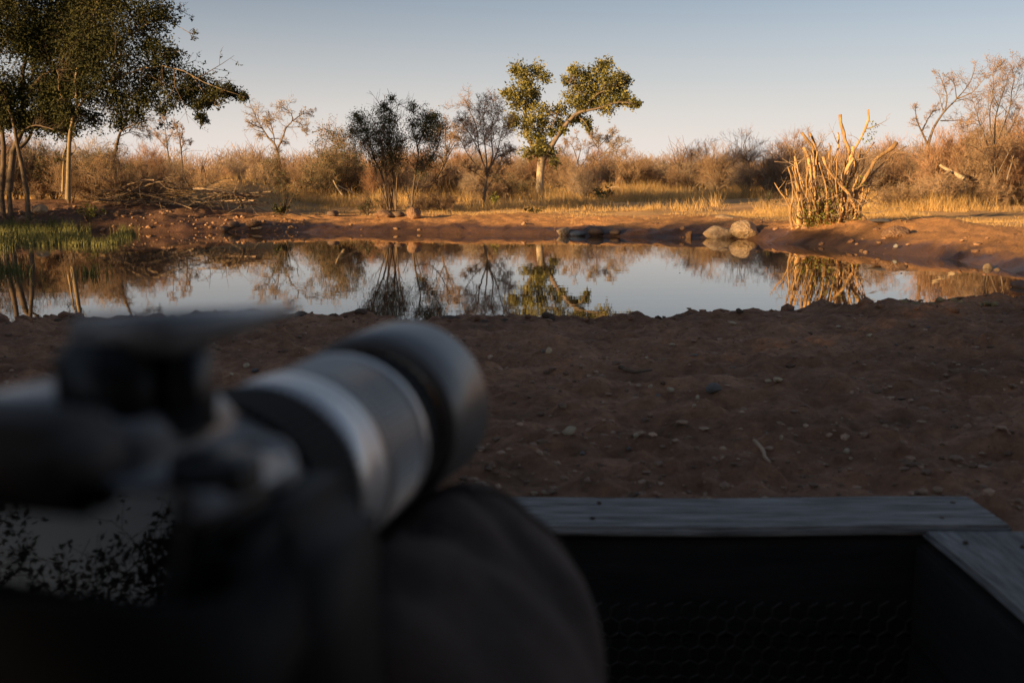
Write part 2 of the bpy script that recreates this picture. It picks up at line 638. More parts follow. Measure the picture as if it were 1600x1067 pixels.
L.new(n1.outputs['Fac'], bp.inputs['Height'])
L.new(bp.outputs['Normal'], b.inputs['Normal'])
me.materials.append(m)
water = put('water', me)
if me.polygons[0].normal.z < 0:
    me.flip_normals()
tag(water, 'still brown waterhole mirroring the trees and pale sky', kind='structure')


# ------------------------------------------------------------------ growing things
def spawn(P, R, m, lfrac, spread, up, p2=4, rfrac=.6, t0=.25, t1=1.0, wig=.12, labs=None, droop=0.0, rmin=.002, flat=0.0):
    """side branches on polylines P; returns child polylines and radii"""
    n, p, _ = P.shape
    t = rng.uniform(t0, t1, (n, m)) * (p - 1)
    i = np.minimum(t.astype(int), p - 2)
    f = (t - i)[..., None]
    ar = np.arange(n)[:, None]
    start = P[ar, i] * (1 - f) + P[ar, i + 1] * f
    tan = unit(P[ar, i + 1] - P[ar, i])
    r0 = R[ar, i] * (1 - f[..., 0]) + R[ar, i + 1] * f[..., 0]
    rd = rng.normal(size=(n, m, 3))
    rd[..., 2] *= (1 - flat)
    perp = unit(rd - (rd * tan).sum(-1, keepdims=True) * tan)
    d = unit(tan * (1 - spread) + perp * spread + np.array([0, 0, up]))
    plen = np.linalg.norm(np.diff(P, axis=1), axis=-1).sum(1)
    if labs is None:
        ln = plen[:, None] * lfrac * rng.uniform(.6, 1.35, (n, m)) * (1.15 - .5 * t / (p - 1))
    else:
        ln = labs * rng.uniform(.5, 1.4, (n, m))
    start = start.reshape(-1, 3)
    d = d.reshape(-1, 3)
    ln = ln.reshape(-1)
    k = np.arange(p2) / (p2 - 1)
    C = np.empty((len(start), p2, 3))
    C[:, 0] = start
    dd = d.copy()
    for j in range(1, p2):
        dd = unit(dd + rng.normal(size=dd.shape) * wig + np.array([0, 0, up * .35 - droop * k[j]]))
        C[:, j] = C[:, j - 1] + dd * (ln / (p2 - 1))[:, None]
    rr = np.maximum(np.minimum(r0.reshape(-1) * rfrac, ln * .03), rmin)
    CR = np.maximum(rr[:, None] * (1 - .75 * k[None]), rmin * .7)
    return C, CR


def resample(pts, n):
    pts = np.asarray(pts, float)
    d = np.concatenate([[0], np.cumsum(np.linalg.norm(np.diff(pts[:, :3], axis=0), axis=1))])
    # smooth by a Catmull-Rom through the points
    tt = np.linspace(0, d[-1], n)
    out = np.empty((n, pts.shape[1]))
    for q, t in enumerate(tt):
        i = min(np.searchsorted(d, t, side='right') - 1, len(pts) - 2)
        u = (t - d[i]) / max(d[i + 1] - d[i], 1e-9)
        p0 = pts[max(i - 1, 0)]
        p1 = pts[i]
        p2 = pts[i + 1]
        p3 = pts[min(i + 2, len(pts) - 1)]
        out[q] = .5 * (2 * p1 + (p2 - p0) * u + (2 * p0 - 5 * p1 + 4 * p2 - p3) * u * u + (3 * p1 - p0 - 3 * p2 + p3) * u ** 3)
    return out


def limb(pix, Y, r0, r1, z0=None, dy=0.0, n=10, wob=.0, taper=1.0):
    """a limb through picture positions, Y metres away and leaning dy along its length"""
    k = np.linspace(0, 1, len(pix))
    pts = np.array([at(x, y, Y + dy * q + (wob * math.sin(5 * q + x) if 0 < q else 0)) for (x, y), q in zip(pix, k)])
    pts = resample(pts, n)
    return pts, r1 + (r0 - r1) * (1 - np.linspace(0, 1, n)) ** taper


def zoomed(x0, y0, s):
    return lambda L_: [(x0 + a * s, y0 + b_ * s) for a, b_ in L_]


def twig_cloud(mb_tw, limbs, centre, r, n, leafmb, nleaf, lsize, lwidth=.45, tube_r=.006, spread=1.0, bias=None):
    """twigs from the nearest limb out into a clump of foliage, leaves crowding their ends"""
    allp = np.concatenate(limbs)
    tips = centre + unit(rng.normal(size=(n, 3))) * (rng.random((n, 1)) ** .45) * r * np.array([1, 1, .85])
    src = allp[np.argmin(((allp[None] - tips[:, None]) ** 2).sum(-1) + rng.random((n, len(allp))) * r * r * .8, 1)]
    mid = (src + tips) / 2 + rng.normal(size=(n, 3)) * r * .18 + np.array([0, 0, -.1 * r])
    k = np.array([0, .35, .7, 1.0])
    P = (1 - k)[None, :, None] ** 2 * src[:, None] + 2 * (k * (1 - k))[None, :, None] * mid[:, None] + (k ** 2)[None, :, None] * tips[:, None]
    R = np.broadcast_to(tube_r * (1.15 - k), (n, 4))
    mb_tw.tubes(P, R, 3)
    if leafmb is not None:
        t = rng.uniform(.55, 1.05, (n, nleaf, 1))
        base = mid[:, None] * 0 + P[:, 1:2] * (1 - t) + P[:, 3:4] * t
        C = base + rng.normal(size=(n, nleaf, 3)) * min(.10, r * .3) * spread
        D = unit(tips - mid)[:, None] * .6 + rng.normal(size=(n, nleaf, 3)) * .8
        sh = np.repeat(rng.random(n), nleaf) * .5 + rng.random(n * nleaf) * .5
        leafmb.leaves(C.reshape(-1, 3), D.reshape(-1, 3), lsize * rng.uniform(.6, 1.3, n * nleaf), lwidth, sh)
    return P


def finish_tree(name, base, label, cat, wood, crown, mw, mc, crown_name='crown', twigs=None, mt=None, group=None, twig_name='twigs'):
    """shift world-space collectors to the tree's base and parent them"""
    root = thing(name, base, label, cat, group)
    for mb in (wood, crown, twigs):
        if mb is not None:
            mb.v = [v - np.asarray(base) for v in mb.v]
    if wood is not None and wood.n:
        wood.build('trunk', mw, root)
    if twigs is not None and twigs.n:
        twigs.build(twig_name, mt or mw, root)
    if crown is not None and crown.n:
        crown.build(crown_name, mc, root, smooth=False)
    return root


# ---- the green tree that stands alone behind the far bank
z = zoomed(780, 85, 230 / 1044)
YB = 46.0
pxm = YB / FPX * 230 / 1044      # metres per zoomed pixel
wood, crown, tw = MB(), MB(), MB()
limbs = []
base = on(843, 303, YB)


limbwood = MB()


def addl(zp, r0, r1, dy=0, n=12, Y=YB, k=8, store=limbs, mb=None):
    p, r = limb(z(zp), Y, r0 * pxm, r1 * pxm, dy=dy, n=n, taper=1.35)
    (mb or limbwood).tubes(p, r, k)
    store.append(p)
    return p, r


p = resample(np.vstack([base - [0, 0, .15], at(*z([(288, 930)])[0], YB), at(*z([(289, 860)])[0], YB), at(*z([(298, 780)])[0], YB), at(*z([(302, 725)])[0], YB)]), 12)
wood.tubes(p, np.interp(np.linspace(0, 1, 12), [0, .12, .3, .6, .85, 1], np.array([44, 33, 28, 25, 29, 24]) * pxm), 12)
addl([(300, 745), (250, 680), (205, 590), (180, 500), (190, 380), (190, 250), (185, 130)], 19, 4, dy=.6)
addl([(308, 750), (370, 655), (420, 570), (480, 490), (550, 420), (610, 403), (720, 380), (850, 340), (960, 355)], 22, 3, dy=-.5, n=16)
addl([(545, 425), (600, 350), (640, 250), (720, 150), (765, 70)], 11, 3, dy=.5)
addl([(620, 300), (560, 230), (480, 190)], 6, 2, dy=-.4, n=7)
addl([(605, 405), (613, 370), (700, 280), (800, 240), (890, 190)], 8, 2, dy=-.4, n=8)
addl([(188, 330), (130, 310), (60, 285)], 6, 2, dy=.5, n=6)
addl([(190, 260), (250, 180), (330, 160)], 6, 2, dy=.4, n=7)
addl([(200, 560), (140, 480), (90, 480)], 5, 2, dy=-.4, n=6)
addl([(420, 570), (380, 520), (410, 430)], 5, 2, dy=-.4, n=6)
addl([(540, 440), (600, 470), (640, 540)], 5, 2, dy=-.4, n=6)
addl([(280, 730), (230, 690), (190, 700)], 6, 2, dy=-.4, n=6)
addl([(330, 710), (370, 720), (400, 780)], 5, 2, dy=-.5, n=6)
clus = [(150, 120, 52), (250, 110, 48), (320, 165, 32), (180, 190, 55), (80, 285, 48), (175, 280, 52), (250, 280, 40), (130, 360, 36), (230, 360, 52), (300, 400, 44), (110, 460, 42), (220, 460, 66), (300, 480, 40), (90, 495, 26), (200, 545, 48), (285, 545, 40), (265, 610, 38), (310, 640, 42), (290, 690, 42), (200, 700, 38), (370, 700, 36), (395, 765, 24), (110, 110, 22), (45, 275, 20),
        (430, 400, 40), (500, 310, 52), (480, 185, 26), (550, 120, 36), (560, 220, 52), (620, 150, 42), (700, 120, 50), (755, 80, 42), (650, 230, 66), (760, 180, 66), (830, 200, 52), (900, 195, 32), (700, 290, 60), (800, 280, 60), (870, 260, 42), (560, 330, 48), (640, 330, 42), (770, 385, 48), (890, 325, 36), (955, 350, 30), (620, 480, 28), (635, 530, 18), (560, 460, 22), (420, 480, 32), (375, 545, 28), (460, 520, 18), (450, 545, 22), (505, 465, 26), (590, 390, 26), (680, 365, 34), (740, 340, 36), (840, 330, 30), (850, 160, 30), (520, 100, 18), (990, 355, 16)]
for cx, cy, cr in clus:
    c = at(*z([(cx, cy)])[0], YB + rng.uniform(-1, 1) * cr * pxm * 1.3)
    twig_cloud(tw, limbs, c, cr * pxm, int(6 + cr * .42), crown, 16, .14, .48, .009, 1.7)
tall_tree = finish_tree('leafy_tree', base, 'tall green tree with forked pale trunk standing alone behind the far bank', 'tree', wood, crown, M['bark_pale'], M['leaf_tree'], twigs=tw, mt=M['bark_grey'])

limbwood.v = [v - base for v in limbwood.v]
limbwood.build('limbs', M['bark_grey'], tall_tree)

# ---- thicket of two-stemmed shrubs with small dark leaves
z = zoomed(540, 130, 260 / 1290)
YB = 30.0
pxm = YB / FPX * 260 / 1290
for nm, lab, stems, cl, bx in [
    ('small_leaved_shrub', 'dark small-leaved shrub with many stems and a thin tall spire, above two rocks', [
        ([(330, 985), (290, 740), (220, 580), (150, 380), (80, 250)], 11, 2, .5), ([(345, 985), (310, 700), (290, 500), (230, 330), (200, 260)], 9, 2, -.6), ([(390, 985), (370, 750), (350, 520), (340, 300), (350, 130), (325, 45)], 11, 1.5, .3),
        ([(390, 985), (400, 720), (430, 500), (470, 420)], 8, 2, -.5), ([(350, 985), (385, 640), (400, 400), (400, 170), (430, 150)], 7, 1.2, .5), ([(335, 985), (270, 800), (190, 560), (60, 380)], 7, 1.5, -.7), ([(370, 985), (330, 780), (300, 560), (290, 170)], 6, 1.2, .8)],
     [(110, 300, 55), (50, 380, 36), (180, 350, 75), (250, 450, 95), (330, 470, 95), (400, 540, 75), (250, 560, 60), (350, 610, 65), (320, 360, 65), (350, 250, 36), (360, 120, 20), (290, 175, 20), (275, 230, 36), (160, 440, 60), (410, 440, 60), (340, 310, 40), (90, 250, 25)], 360),
    ('small_leaved_shrub', 'dark small-leaved shrub with one crooked stem, right of the spired shrub', [
        ([(510, 975), (530, 770), (560, 610), (560, 490), (520, 380), (530, 170)], 11, 2, .3), ([(558, 490), (620, 350), (645, 240), (720, 240)], 6, 1.5, .5), ([(535, 740), (640, 620), (710, 500), (745, 330)], 7, 1.5, -.5), ([(500, 960), (480, 850), (440, 740)], 6, 2, .5), ([(525, 800), (640, 800), (720, 720), (800, 560), (850, 480)], 7, 2, .9), ([(512, 960), (560, 780), (600, 640), (650, 540)], 6, 2, -.8)],
     [(520, 190, 30), (530, 320, 48), (600, 265, 50), (620, 340, 65), (700, 370, 55), (650, 560, 58), (610, 640, 38), (690, 450, 45), (745, 330, 36), (690, 280, 32), (545, 420, 30), (650, 420, 50), (580, 690, 30), (700, 250, 20)], 520)]:
    wood, crown, tw = MB(), MB(), MB()
    limbs = []
    for zp, r0, r1, dy in stems:
        addl(zp, r0, r1, dy, n=12, Y=YB, k=6, store=limbs, mb=wood)
    LP = np.stack(limbs)
    C, CR = spawn(LP, np.full(LP.shape[:2], .02), 12, .22, .6, .25, 4, .6, .25, 1, .2, rmin=.005)
    tw.tubes(C, CR, 3)
    C2, CR2 = spawn(C, CR, 5, .55, .6, .2, 3, .7, .3, 1, .2, rmin=.004)
    tw.tubes(C2, CR2, 3)
    for cx, cy, cr in cl:
        c = at(*z([(cx, cy)])[0], YB + rng.uniform(-1, 1) * cr * pxm * 1.2)
        twig_cloud(tw, limbs, c, cr * pxm * 1.25, int(cr * 1.3), crown, 11, .05, .5, .005, 1.8)
    b0 = on(540 + bx * 260 / 1290, 325, YB)
    finish_tree(nm, b0, lab, 'shrub', wood, crown, M['bark_dark'], M['leaf_olive'], twigs=tw, mt=M['bark_dark'])

# ---- leafless trees drawn limb by limb
def bare_tree(zf, zs, Y, stems, base_px, label, mat, tmat, m1=8, m2=6, m3=5, l1=.30, up=.1, sp=.62, leaf=None, group=None, rmin=.008, name='bare_tree', droop=.0, l1abs=None):
    global pxm
    k = Y / FPX * zs
    wood, tw, crown = MB(), MB(), MB()
    limbs, rad = [], []
    for zp, r0, r1, dy in stems:
        p_, r_ = limb(zf(zp), Y, r0 * k * .85, r1 * k * .8, dy=dy, n=12, taper=1.25)
        p_ = p_ + rng.normal(size=p_.shape) * (.012 * np.linspace(0, 1, 12)[:, None])
        wood.tubes(p_, r_, 6)
        limbs.append(p_)
        rad.append(r_)
    LP, LR = np.stack(limbs), np.stack(rad)
    C, CR = spawn(LP, LR, int(m1 * 1.4), l1, sp, up, 5, .6, .35, 1, .22, rmin=rmin * 1.15, labs=l1abs, droop=droop)
    wood.tubes(C, CR, 4)
    C2, CR2 = spawn(C, CR, m2, .55, .62, up, 4, .65, .2, 1, .25, rmin=rmin * .8, droop=droop)
    tw.tubes(C2, CR2, 3)
    if m3:
        C3, CR3 = spawn(C2, CR2, m3, .6, .6, up * .5, 3, .7, .2, 1, .3, rmin=rmin * .6, droop=droop)
        tw.tubes(C3, CR3, 3)
    if leaf:
        src = C3 if m3 else C2
        pick = rng.random(len(src)) < leaf[0]
        t = src[pick, -1]
        crown.leaves(t + rng.normal(size=t.shape) * .05, rng.normal(size=t.shape), leaf[1], .5)
    b0 = on(base_px[0], base_px[1], Y)
    # root flare down to the ground
    foot = limbs[0][0]
    if foot[2] > b0[2] - .02:
        wood.tubes(np.stack([b0 - [0, 0, .1], (b0 + foot) / 2, foot]), np.array([rad[0][0] * 1.35, rad[0][0] * 1.1, rad[0][0]]), 6)
    return finish_tree(name, b0, label, 'tree', wood, crown if leaf else None, mat, leaf[2] if leaf else None, twigs=tw, mt=tmat, group=group)


z1 = zoomed(370, 150, 200 / 1123)
bare_tree(z1, 200 / 1123, 58, [([(380, 760), (378, 600), (352, 470)], 17, 14, 0), ([(350, 475), (330, 420), (270, 360), (220, 280), (180, 220), (145, 130), (110, 60)], 14, 3, .8), ([(225, 285), (160, 260), (90, 225)], 8, 2.5, -.8), ([(270, 360), (220, 350), (190, 325)], 7, 3, .5),
                               ([(330, 420), (322, 340), (300, 240), (340, 170)], 8, 2.5, -1), ([(352, 475), (400, 370), (440, 270), (490, 220), (480, 160), (410, 110), (350, 100)], 12, 3, -.6), ([(490, 222), (560, 170), (650, 130)], 7, 2, .8), ([(495, 225), (560, 245), (600, 330)], 6, 2, -.6), ([(320, 340), (260, 240), (280, 160)], 6, 2, .7), ([(300, 375), (380, 380), (440, 420)], 6, 2, .6)],
          (438, 290), 'leafless spreading tree with crooked limbs rising above the left scrub', M['bark_grey'], M['twig_grey'], 9, 7, 5, .28, .05, leaf=None, rmin=.012)
z3 = zoomed(540, 130, 260 / 1290)
bare_tree(z3, 260 / 1290, 36, [([(1070, 950), (1085, 800), (1095, 690)], 15, 13, 0), ([(1095, 690), (1060, 600), (1030, 480), (1010, 330), (930, 130)], 9, 2, .8), ([(1095, 690), (1090, 560), (1070, 380), (1080, 180)], 9, 2, -.6), ([(1100, 690), (1140, 560), (1130, 380), (1180, 160)], 9, 2, .4), ([(1100, 690), (1150, 600), (1200, 440), (1230, 290)], 8, 2, -.8), ([(1070, 690), (1000, 620), (930, 520), (870, 400)], 7, 2, .5), ([(1040, 550), (970, 400), (880, 280)], 6, 2, -.9), ([(1130, 620), (1200, 560), (1280, 520)], 6, 2, .9), ([(1080, 750), (980, 680), (900, 640)], 5, 2, -.7), ([(1060, 900), (1130, 760), (1210, 640), (1270, 600)], 5, 2, .7)],
          (757, 318), 'leafless grey-brown tree left of the tall green tree', M['bark_grey'], M['twig_brown'], 14, 8, 6, .30, .12, leaf=(.05, .05, M['leaf_olive']), rmin=.007)
z3b = zoomed(540, 130, 260 / 1290)
bare_tree(z3b, 260 / 1290, 42, [([(700, 900), (750, 650), (790, 540)], 9, 8, 0), ([(790, 540), (830, 480), (880, 380)], 6, 2, .6), ([(785, 545), (770, 420), (780, 310)], 6, 2, -.6), ([(790, 540), (820, 420), (850, 330)], 5, 2, -.3), ([(760, 620), (700, 480), (690, 300)], 5, 2, .5)],
          (682, 312), 'small leafless reddish tree between the dark shrub and the grey-brown tree', M['bark_grey'], M['twig_brown'], 9, 7, 4, .34, .15, rmin=.008)
z4 = zoomed(860, 190, .25)
bare_tree(z4, .25, 60, [([(262, 460), (268, 320), (288, 240)], 11, 8, 0), ([(288, 240), (300, 150), (290, 60)], 6, 1.5, .8), ([(288, 240), (340, 200), (400, 185), (470, 130)], 6, 1.5, -.8), ([(300, 160), (350, 110), (400, 70)], 4, 1.3, .6), ([(298, 170), (260, 110), (250, 80)], 4, 1.2, -.6), ([(320, 215), (380, 150), (430, 120)], 4, 1.2, .9)],
          (926, 300), 'leafless tree with a dense round grey crown right of the tall green tree', M['bark_grey'], M['twig_grey'], 10, 8, 6, .34, .05, rmin=.011)
bare_tree(z4, .25, 56, [([(210, 450), (190, 330), (170, 250)], 7, 5, 0), ([(170, 250), (140, 160), (100, 120)], 4, 1.2, .6), ([(172, 250), (190, 150), (160, 90)], 4, 1.2, -.6), ([(180, 300), (230, 220), (240, 140)], 4, 1.2, .4), ([(185, 320), (120, 270), (80, 170)], 4, 1.2, -.4)],
          (912, 303), 'low leafless pale shrub tree between tall green tree and round grey crown', M['bark_grey'], M['twig_brown'], 9, 7, 4, .34, .1, rmin=.01)
z5 = zoomed(1380, 90, 220 / 978)
bare_tree(z5, 220 / 978, 34, [([(300, 800), (305, 680), (312, 600)], 16, 13, 0), ([(312, 605), (350, 490), (430, 370), (510, 290), (600, 180), (640, 70)], 12, 2, .7), ([(310, 610), (265, 510), (235, 440), (220, 350)], 10, 3, -.5), ([(270, 510), (310, 430), (370, 345)], 8, 3, .6), ([(520, 285), (620, 240), (710, 140)], 6, 1.5, -.6), ([(430, 370), (440, 250), (380, 100)], 6, 1.5, .5), ([(510, 290), (490, 180), (440, 130)], 5, 1.5, -.5), ([(400, 440), (500, 440), (610, 430)], 5, 1.5, .7)],
          (1448, 297), 'leafless tree leaning right with open grey limbs behind the cut stump', M['bark_grey'], M['twig_brown'], 9, 7, 4, .24, .1, rmin=.006)
bare_tree(z5, 220 / 978, 31, [([(780, 900), (770, 760), (775, 600)], 10, 8, 0), ([(775, 620), (780, 420), (830, 250), (880, 90)], 8, 1.5, .4), ([(775, 640), (740, 450), (760, 250), (770, 80)], 7, 1.5, -.5), ([(780, 600), (870, 380), (900, 200), (945, 40)], 8, 1.5, .5), ([(740, 650), (680, 480), (620, 300)], 7, 1.5, -.6), ([(790, 700), (850, 560), (960, 350)], 7, 1.5, .7), ([(730, 700), (640, 560), (540, 470)], 6, 1.5, .4), ([(800, 800), (900, 620), (1000, 540)], 7, 2, -.4), ([(770, 820), (690, 660), (560, 600)], 6, 1.5, -.7), ([(860, 850), (900, 700), (925, 600)], 9, 5, .3)],
          (1556, 292), 'tall upright bare thicket tree at the right edge of the picture', M['bark_grey'], M['twig_brown'], 11, 7, 5, .30, .22, leaf=(.06, .06, M['leaf_brown']), rmin=.006)
z6 = zoomed(160, 180, 260 / 1387)
bare_tree(z6, 260 / 1387, 31, [([(75, 520), (90, 380), (120, 240)], 22, 18, 0), ([(118, 250), (160, 120), (230, 30), (330, -80)], 15, 3, .6), ([(150, 140), (260, 80), (400, 40)], 8, 2, -.6), ([(140, 180), (240, 140), (380, 170)], 7, 2, .6), ([(170, 110), (280, 110), (400, 130)], 6, 2, -.3), ([(160, 120), (120, 0), (80, -150)], 8, 2, .8), ([(200, 60), (200, -60), (240, -160)], 7, 2, -.7)],
          (174, 285), 'dark bare tree with level twigs behind the sunlit trunk on the left', M['bark_dark'], M['bark_dark'], 9, 6, 4, .30, .0, sp=.6, rmin=.005)
bare_tree(z6, 260 / 1387, 52, [([(560, 420), (545, 300), (530, 200)], 9, 6, 0), ([(530, 200), (520, 90), (500, 20)], 5, 1.5, .5), ([(535, 230), (580, 150), (600, 90)], 5, 1.5, -.5), ([(540, 280), (470, 200), (440, 130)], 5, 1.5, .5)],
          (263, 285), 'thin leafless sapling in the scrub, left of its dark twin', M['bark_grey'], M['twig_brown'], 9, 7, 4, .34, .1, rmin=.009)
bare_tree(z6, 260 / 1387, 50, [([(665, 420), (655, 280), (640, 170)], 9, 7, 0), ([(640, 170), (610, 100), (600, 70)], 5, 2, .5), ([(648, 220), (670, 150), (660, 110)], 5, 2, -.4), ([(655, 290), (690, 220), (740, 230)], 4, 1.5, .4)],
          (285, 285), 'thin dark leafless sapling in the scrub behind the brush pile', M['bark_dark'], M['twig_brown'], 9, 7, 4, .3, .1, rmin=.009)

# ---- the big leafy trees on the left bank
def P2(l):
    return l


def leafy(name, label, Y, stems, clusters, base_px, mat, dens, lsize, nleaf, spd, dyc=1.2, twm=None, mleaf=None):
    k = Y / FPX
    wood, crown, tw = MB(), MB(), MB()
    limbs = []
    for zp, r0, r1, dy in stems:
        p_, r_ = limb(zp, Y, r0 * k * .63, r1 * k * .5, dy=dy, n=14, taper=1.6)
        p_ = p_ + rng.normal(size=p_.shape) * (.015 * np.linspace(0, 1, 14)[:, None])
        wood.tubes(p_, r_, 8)
        limbs.append(p_)
    LP = np.stack(limbs)
    C, CR = spawn(LP, np.full(LP.shape[:2], .025), 7, .20, .6, .0, 4, .6, .45, 1, .2, rmin=.005)
    tw.tubes(C, CR, 3)
    C2, CR2 = spawn(C, CR, 5, .5, .6, .0, 4, .7, .2, 1, .25, rmin=.0035)
    tw.tubes(C2, CR2, 3)
    q = rng.integers(0, len(C2), len(C2) * 5)
    t = rng.random((len(q), 1)) * .9
    seg = C2[q, 1] * (1 - t) + C2[q, 3] * t
    crown.leaves(seg, rng.normal(size=seg.shape), lsize * rng.uniform(.6, 1.2, len(q)), .45)
    for cx, cy, cr in clusters:
        c = at(cx, cy, Y + rng.uniform(-1, 1) * min(cr * k * dyc, 1.0))
        twig_cloud(tw, limbs, c, cr * k, int(6 + cr * dens), crown, nleaf, lsize, .45, .005, spd)
    b0 = on(base_px[0], base_px[1], Y)
    foot = limbs[0][0]
    for lp in limbs[:3]:
        if abs(lp[0][2] - b0[2]) < 1.0:
            wood.tubes(np.stack([lp[0] * [1, 1, 0] + [0, 0, b0[2] - .12], lp[0]]), np.array([.075, .062]), 8)
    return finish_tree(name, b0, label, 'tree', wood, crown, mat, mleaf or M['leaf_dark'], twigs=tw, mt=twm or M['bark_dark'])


CA = [(rng.uniform(-60, 185), rng.uniform(-90, 105), rng.uniform(22, 46)) for _ in range(38)] + [(-10, 130, 40), (20, 150, 30), (50, 130, 35), (70, 165, 22), (5, 180, 22), (90, 110, 40), (120, 60, 40), (60, 60, 50), (20, 40, 50), (100, 10, 50), (40, 190, 18)]
CA += [(rng.uniform(-20, 130), rng.uniform(120, 200), rng.uniform(14, 26)) for _ in range(14)]
CA += [(rng.uniform(-20, 170), rng.uniform(-120, -50), rng.uniform(22, 40)) for _ in range(14)]
leafy('leafy_tree', 'dark many-stemmed leafy tree at the left edge, on the bank', 26.5, [
    ([(14, 300), (18, 260), (22, 231), (32, 209), (36, 167), (35, 120), (50, 60), (56, 0), (60, -120)], 9, 3, .5), ([(42, 302), (35, 262), (28, 234), (20, 190), (0, 130), (-20, 40)], 7, 2, -.5), ([(2, 298), (6, 240), (2, 200), (-14, 100), (-20, 0)], 8, 2, .7),
    ([(36, 170), (55, 130), (80, 112), (120, 106), (165, 88)], 5, 1.5, -.8), ([(50, 125), (62, 60), (80, 0), (110, -90)], 5, 1.5, .7), ([(44, 80), (25, 30), (20, -60)], 4, 1.5, -.6), ([(48, 60), (90, 20), (150, -30), (190, -90)], 4, 1.2, .6), ([(34, 205), (60, 196), (105, 212)], 2.2, 1.2, -.9), ([(30, 232), (46, 215), (60, 175), (90, 150)], 5, 1.5, .6)],
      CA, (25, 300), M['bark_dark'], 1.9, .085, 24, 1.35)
CB = [(165, 60, 45), (215, 85, 36), (200, 135, 36), (245, 115, 30), (282, 128, 24), (312, 132, 20), (336, 140, 15), (358, 140, 10), (235, 45, 30), (150, 105, 42), (310, 165, 10), (150, 155, 24), (185, 165, 22), (225, 155, 22), (262, 150, 20), (190, 20, 38), (230, 12, 26), (255, 20, 18), (125, 140, 26), (250, 85, 22), (235, 70, 12), (272, 90, 12), (370, 148, 9), (381, 152, 7), (345, 150, 12), (325, 158, 10), (300, 140, 18), (140, 30, 40), (160, -20, 45), (200, -60, 45), (120, -60, 40), (290, 150, 16), (315, 185, 7), (256, 168, 10), (120, 180, 14), (100, 170, 16), (150, 190, 16), (185, 195, 14), (215, 185, 14), (230, 130, 26), (170, 130, 30), (130, 80, 36), (100, 40, 36)]
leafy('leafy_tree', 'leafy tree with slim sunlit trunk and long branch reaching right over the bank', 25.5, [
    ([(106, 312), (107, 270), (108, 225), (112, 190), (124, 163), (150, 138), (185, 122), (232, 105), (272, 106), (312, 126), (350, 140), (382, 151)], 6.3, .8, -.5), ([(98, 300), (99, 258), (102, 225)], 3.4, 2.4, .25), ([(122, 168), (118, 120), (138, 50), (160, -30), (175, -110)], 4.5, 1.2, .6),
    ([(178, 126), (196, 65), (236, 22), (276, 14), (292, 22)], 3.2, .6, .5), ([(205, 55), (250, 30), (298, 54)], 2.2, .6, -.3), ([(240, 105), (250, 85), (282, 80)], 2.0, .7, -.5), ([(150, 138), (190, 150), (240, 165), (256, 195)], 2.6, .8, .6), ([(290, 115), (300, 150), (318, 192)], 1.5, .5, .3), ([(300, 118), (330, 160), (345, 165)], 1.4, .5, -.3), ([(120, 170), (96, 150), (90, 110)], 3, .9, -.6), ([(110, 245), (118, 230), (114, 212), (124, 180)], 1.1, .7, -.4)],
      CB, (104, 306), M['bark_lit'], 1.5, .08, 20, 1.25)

ORD = ['first', 'second', 'third', 'fourth', 'fifth', 'sixth', 'seventh', 'eighth', 'ninth', 'tenth', 'eleventh', 'twelfth', 'thirteenth', 'fourteenth', 'fifteenth', 'sixteenth', 'seventeenth', 'eighteenth', 'nineteenth', 'twentieth', 'twenty-first', 'twenty-second', 'twenty-third', 'twenty-fourth', 'twenty-fifth', 'twenty-sixth', 'twenty-seventh', 'twenty-eighth', 'twenty-ninth', 'thirtieth']


def ordered(objs, text):
    """label things by their order from left to right in the picture"""
    def col_(o):
        return o.location.x / o.location.y
    for i, o in enumerate(sorted(objs, key=col_)):
        o['label'] = text.replace('#', ORD[i])


# ---- scrub: a few grown bushes, copied
def scrub(seed, h, wide, stems, m1, m2, m3, r, up, leafn=0, leafs=.05):
    global rng
    keep = rng
    rng = np.random.default_rng(seed)
    wood, tw, crown = MB(), MB(), MB()
    a = rng.uniform(0, 2 * math.pi, stems)
    lean = rng.uniform(.1, 1, stems) * wide
    k = np.linspace(0, 1, 6)
    H = h * rng.uniform(.55, 1.0, stems) * (1.05 - .35 * lean / max(wide, .01))
    P = np.empty((stems, 6, 3))
    rad = lean[:, None] * (k ** 1.25)[None] * h
    P[..., 0] = np.cos(a)[:, None] * (rad + .12 * rng.random((stems, 1)))
    P[..., 1] = np.sin(a)[:, None] * (rad + .12 * rng.random((stems, 1)))
    P[..., 2] = H[:, None] * k[None] - .08 * (k[None] == 0)
    P[:, 1:] += rng.normal(size=(stems, 5, 3)) * .05 * h * .6
    R = r * (1.1 - .8 * k)[None] * rng.uniform(.6, 1.2, (stems, 1))
    wood.tubes(P, R, 5)
    C, CR = spawn(P, R, m1, .42, .58, up, 4, .6, .15, 1, .2, rmin=.008)
    wood.tubes(C, CR, 3)
    C2, CR2 = spawn(C, CR, m2, .6, .58, up, 4, .65, .2, 1, .25, rmin=.006)
    tw.tubes(C2, CR2, 3)
    if m3:
        C3, CR3 = spawn(C2, CR2, m3, .75, .5, up, 3, .7, .2, 1, .25, rmin=.0045)
        tw.tubes(C3, CR3, 3)
    else:
        C3 = C2
    if leafn:
        q = rng.integers(0, len(C3), leafn)
        t = rng.random((leafn, 1))
        pos = C3[q, 0] * (1 - t) + C3[q, -1] * t
        crown.leaves(pos + rng.normal(size=pos.shape) * .04, rng.normal(size=pos.shape), leafs * rng.uniform(.6, 1.3, leafn), .5)
    rng = keep
    return wood, tw, crown


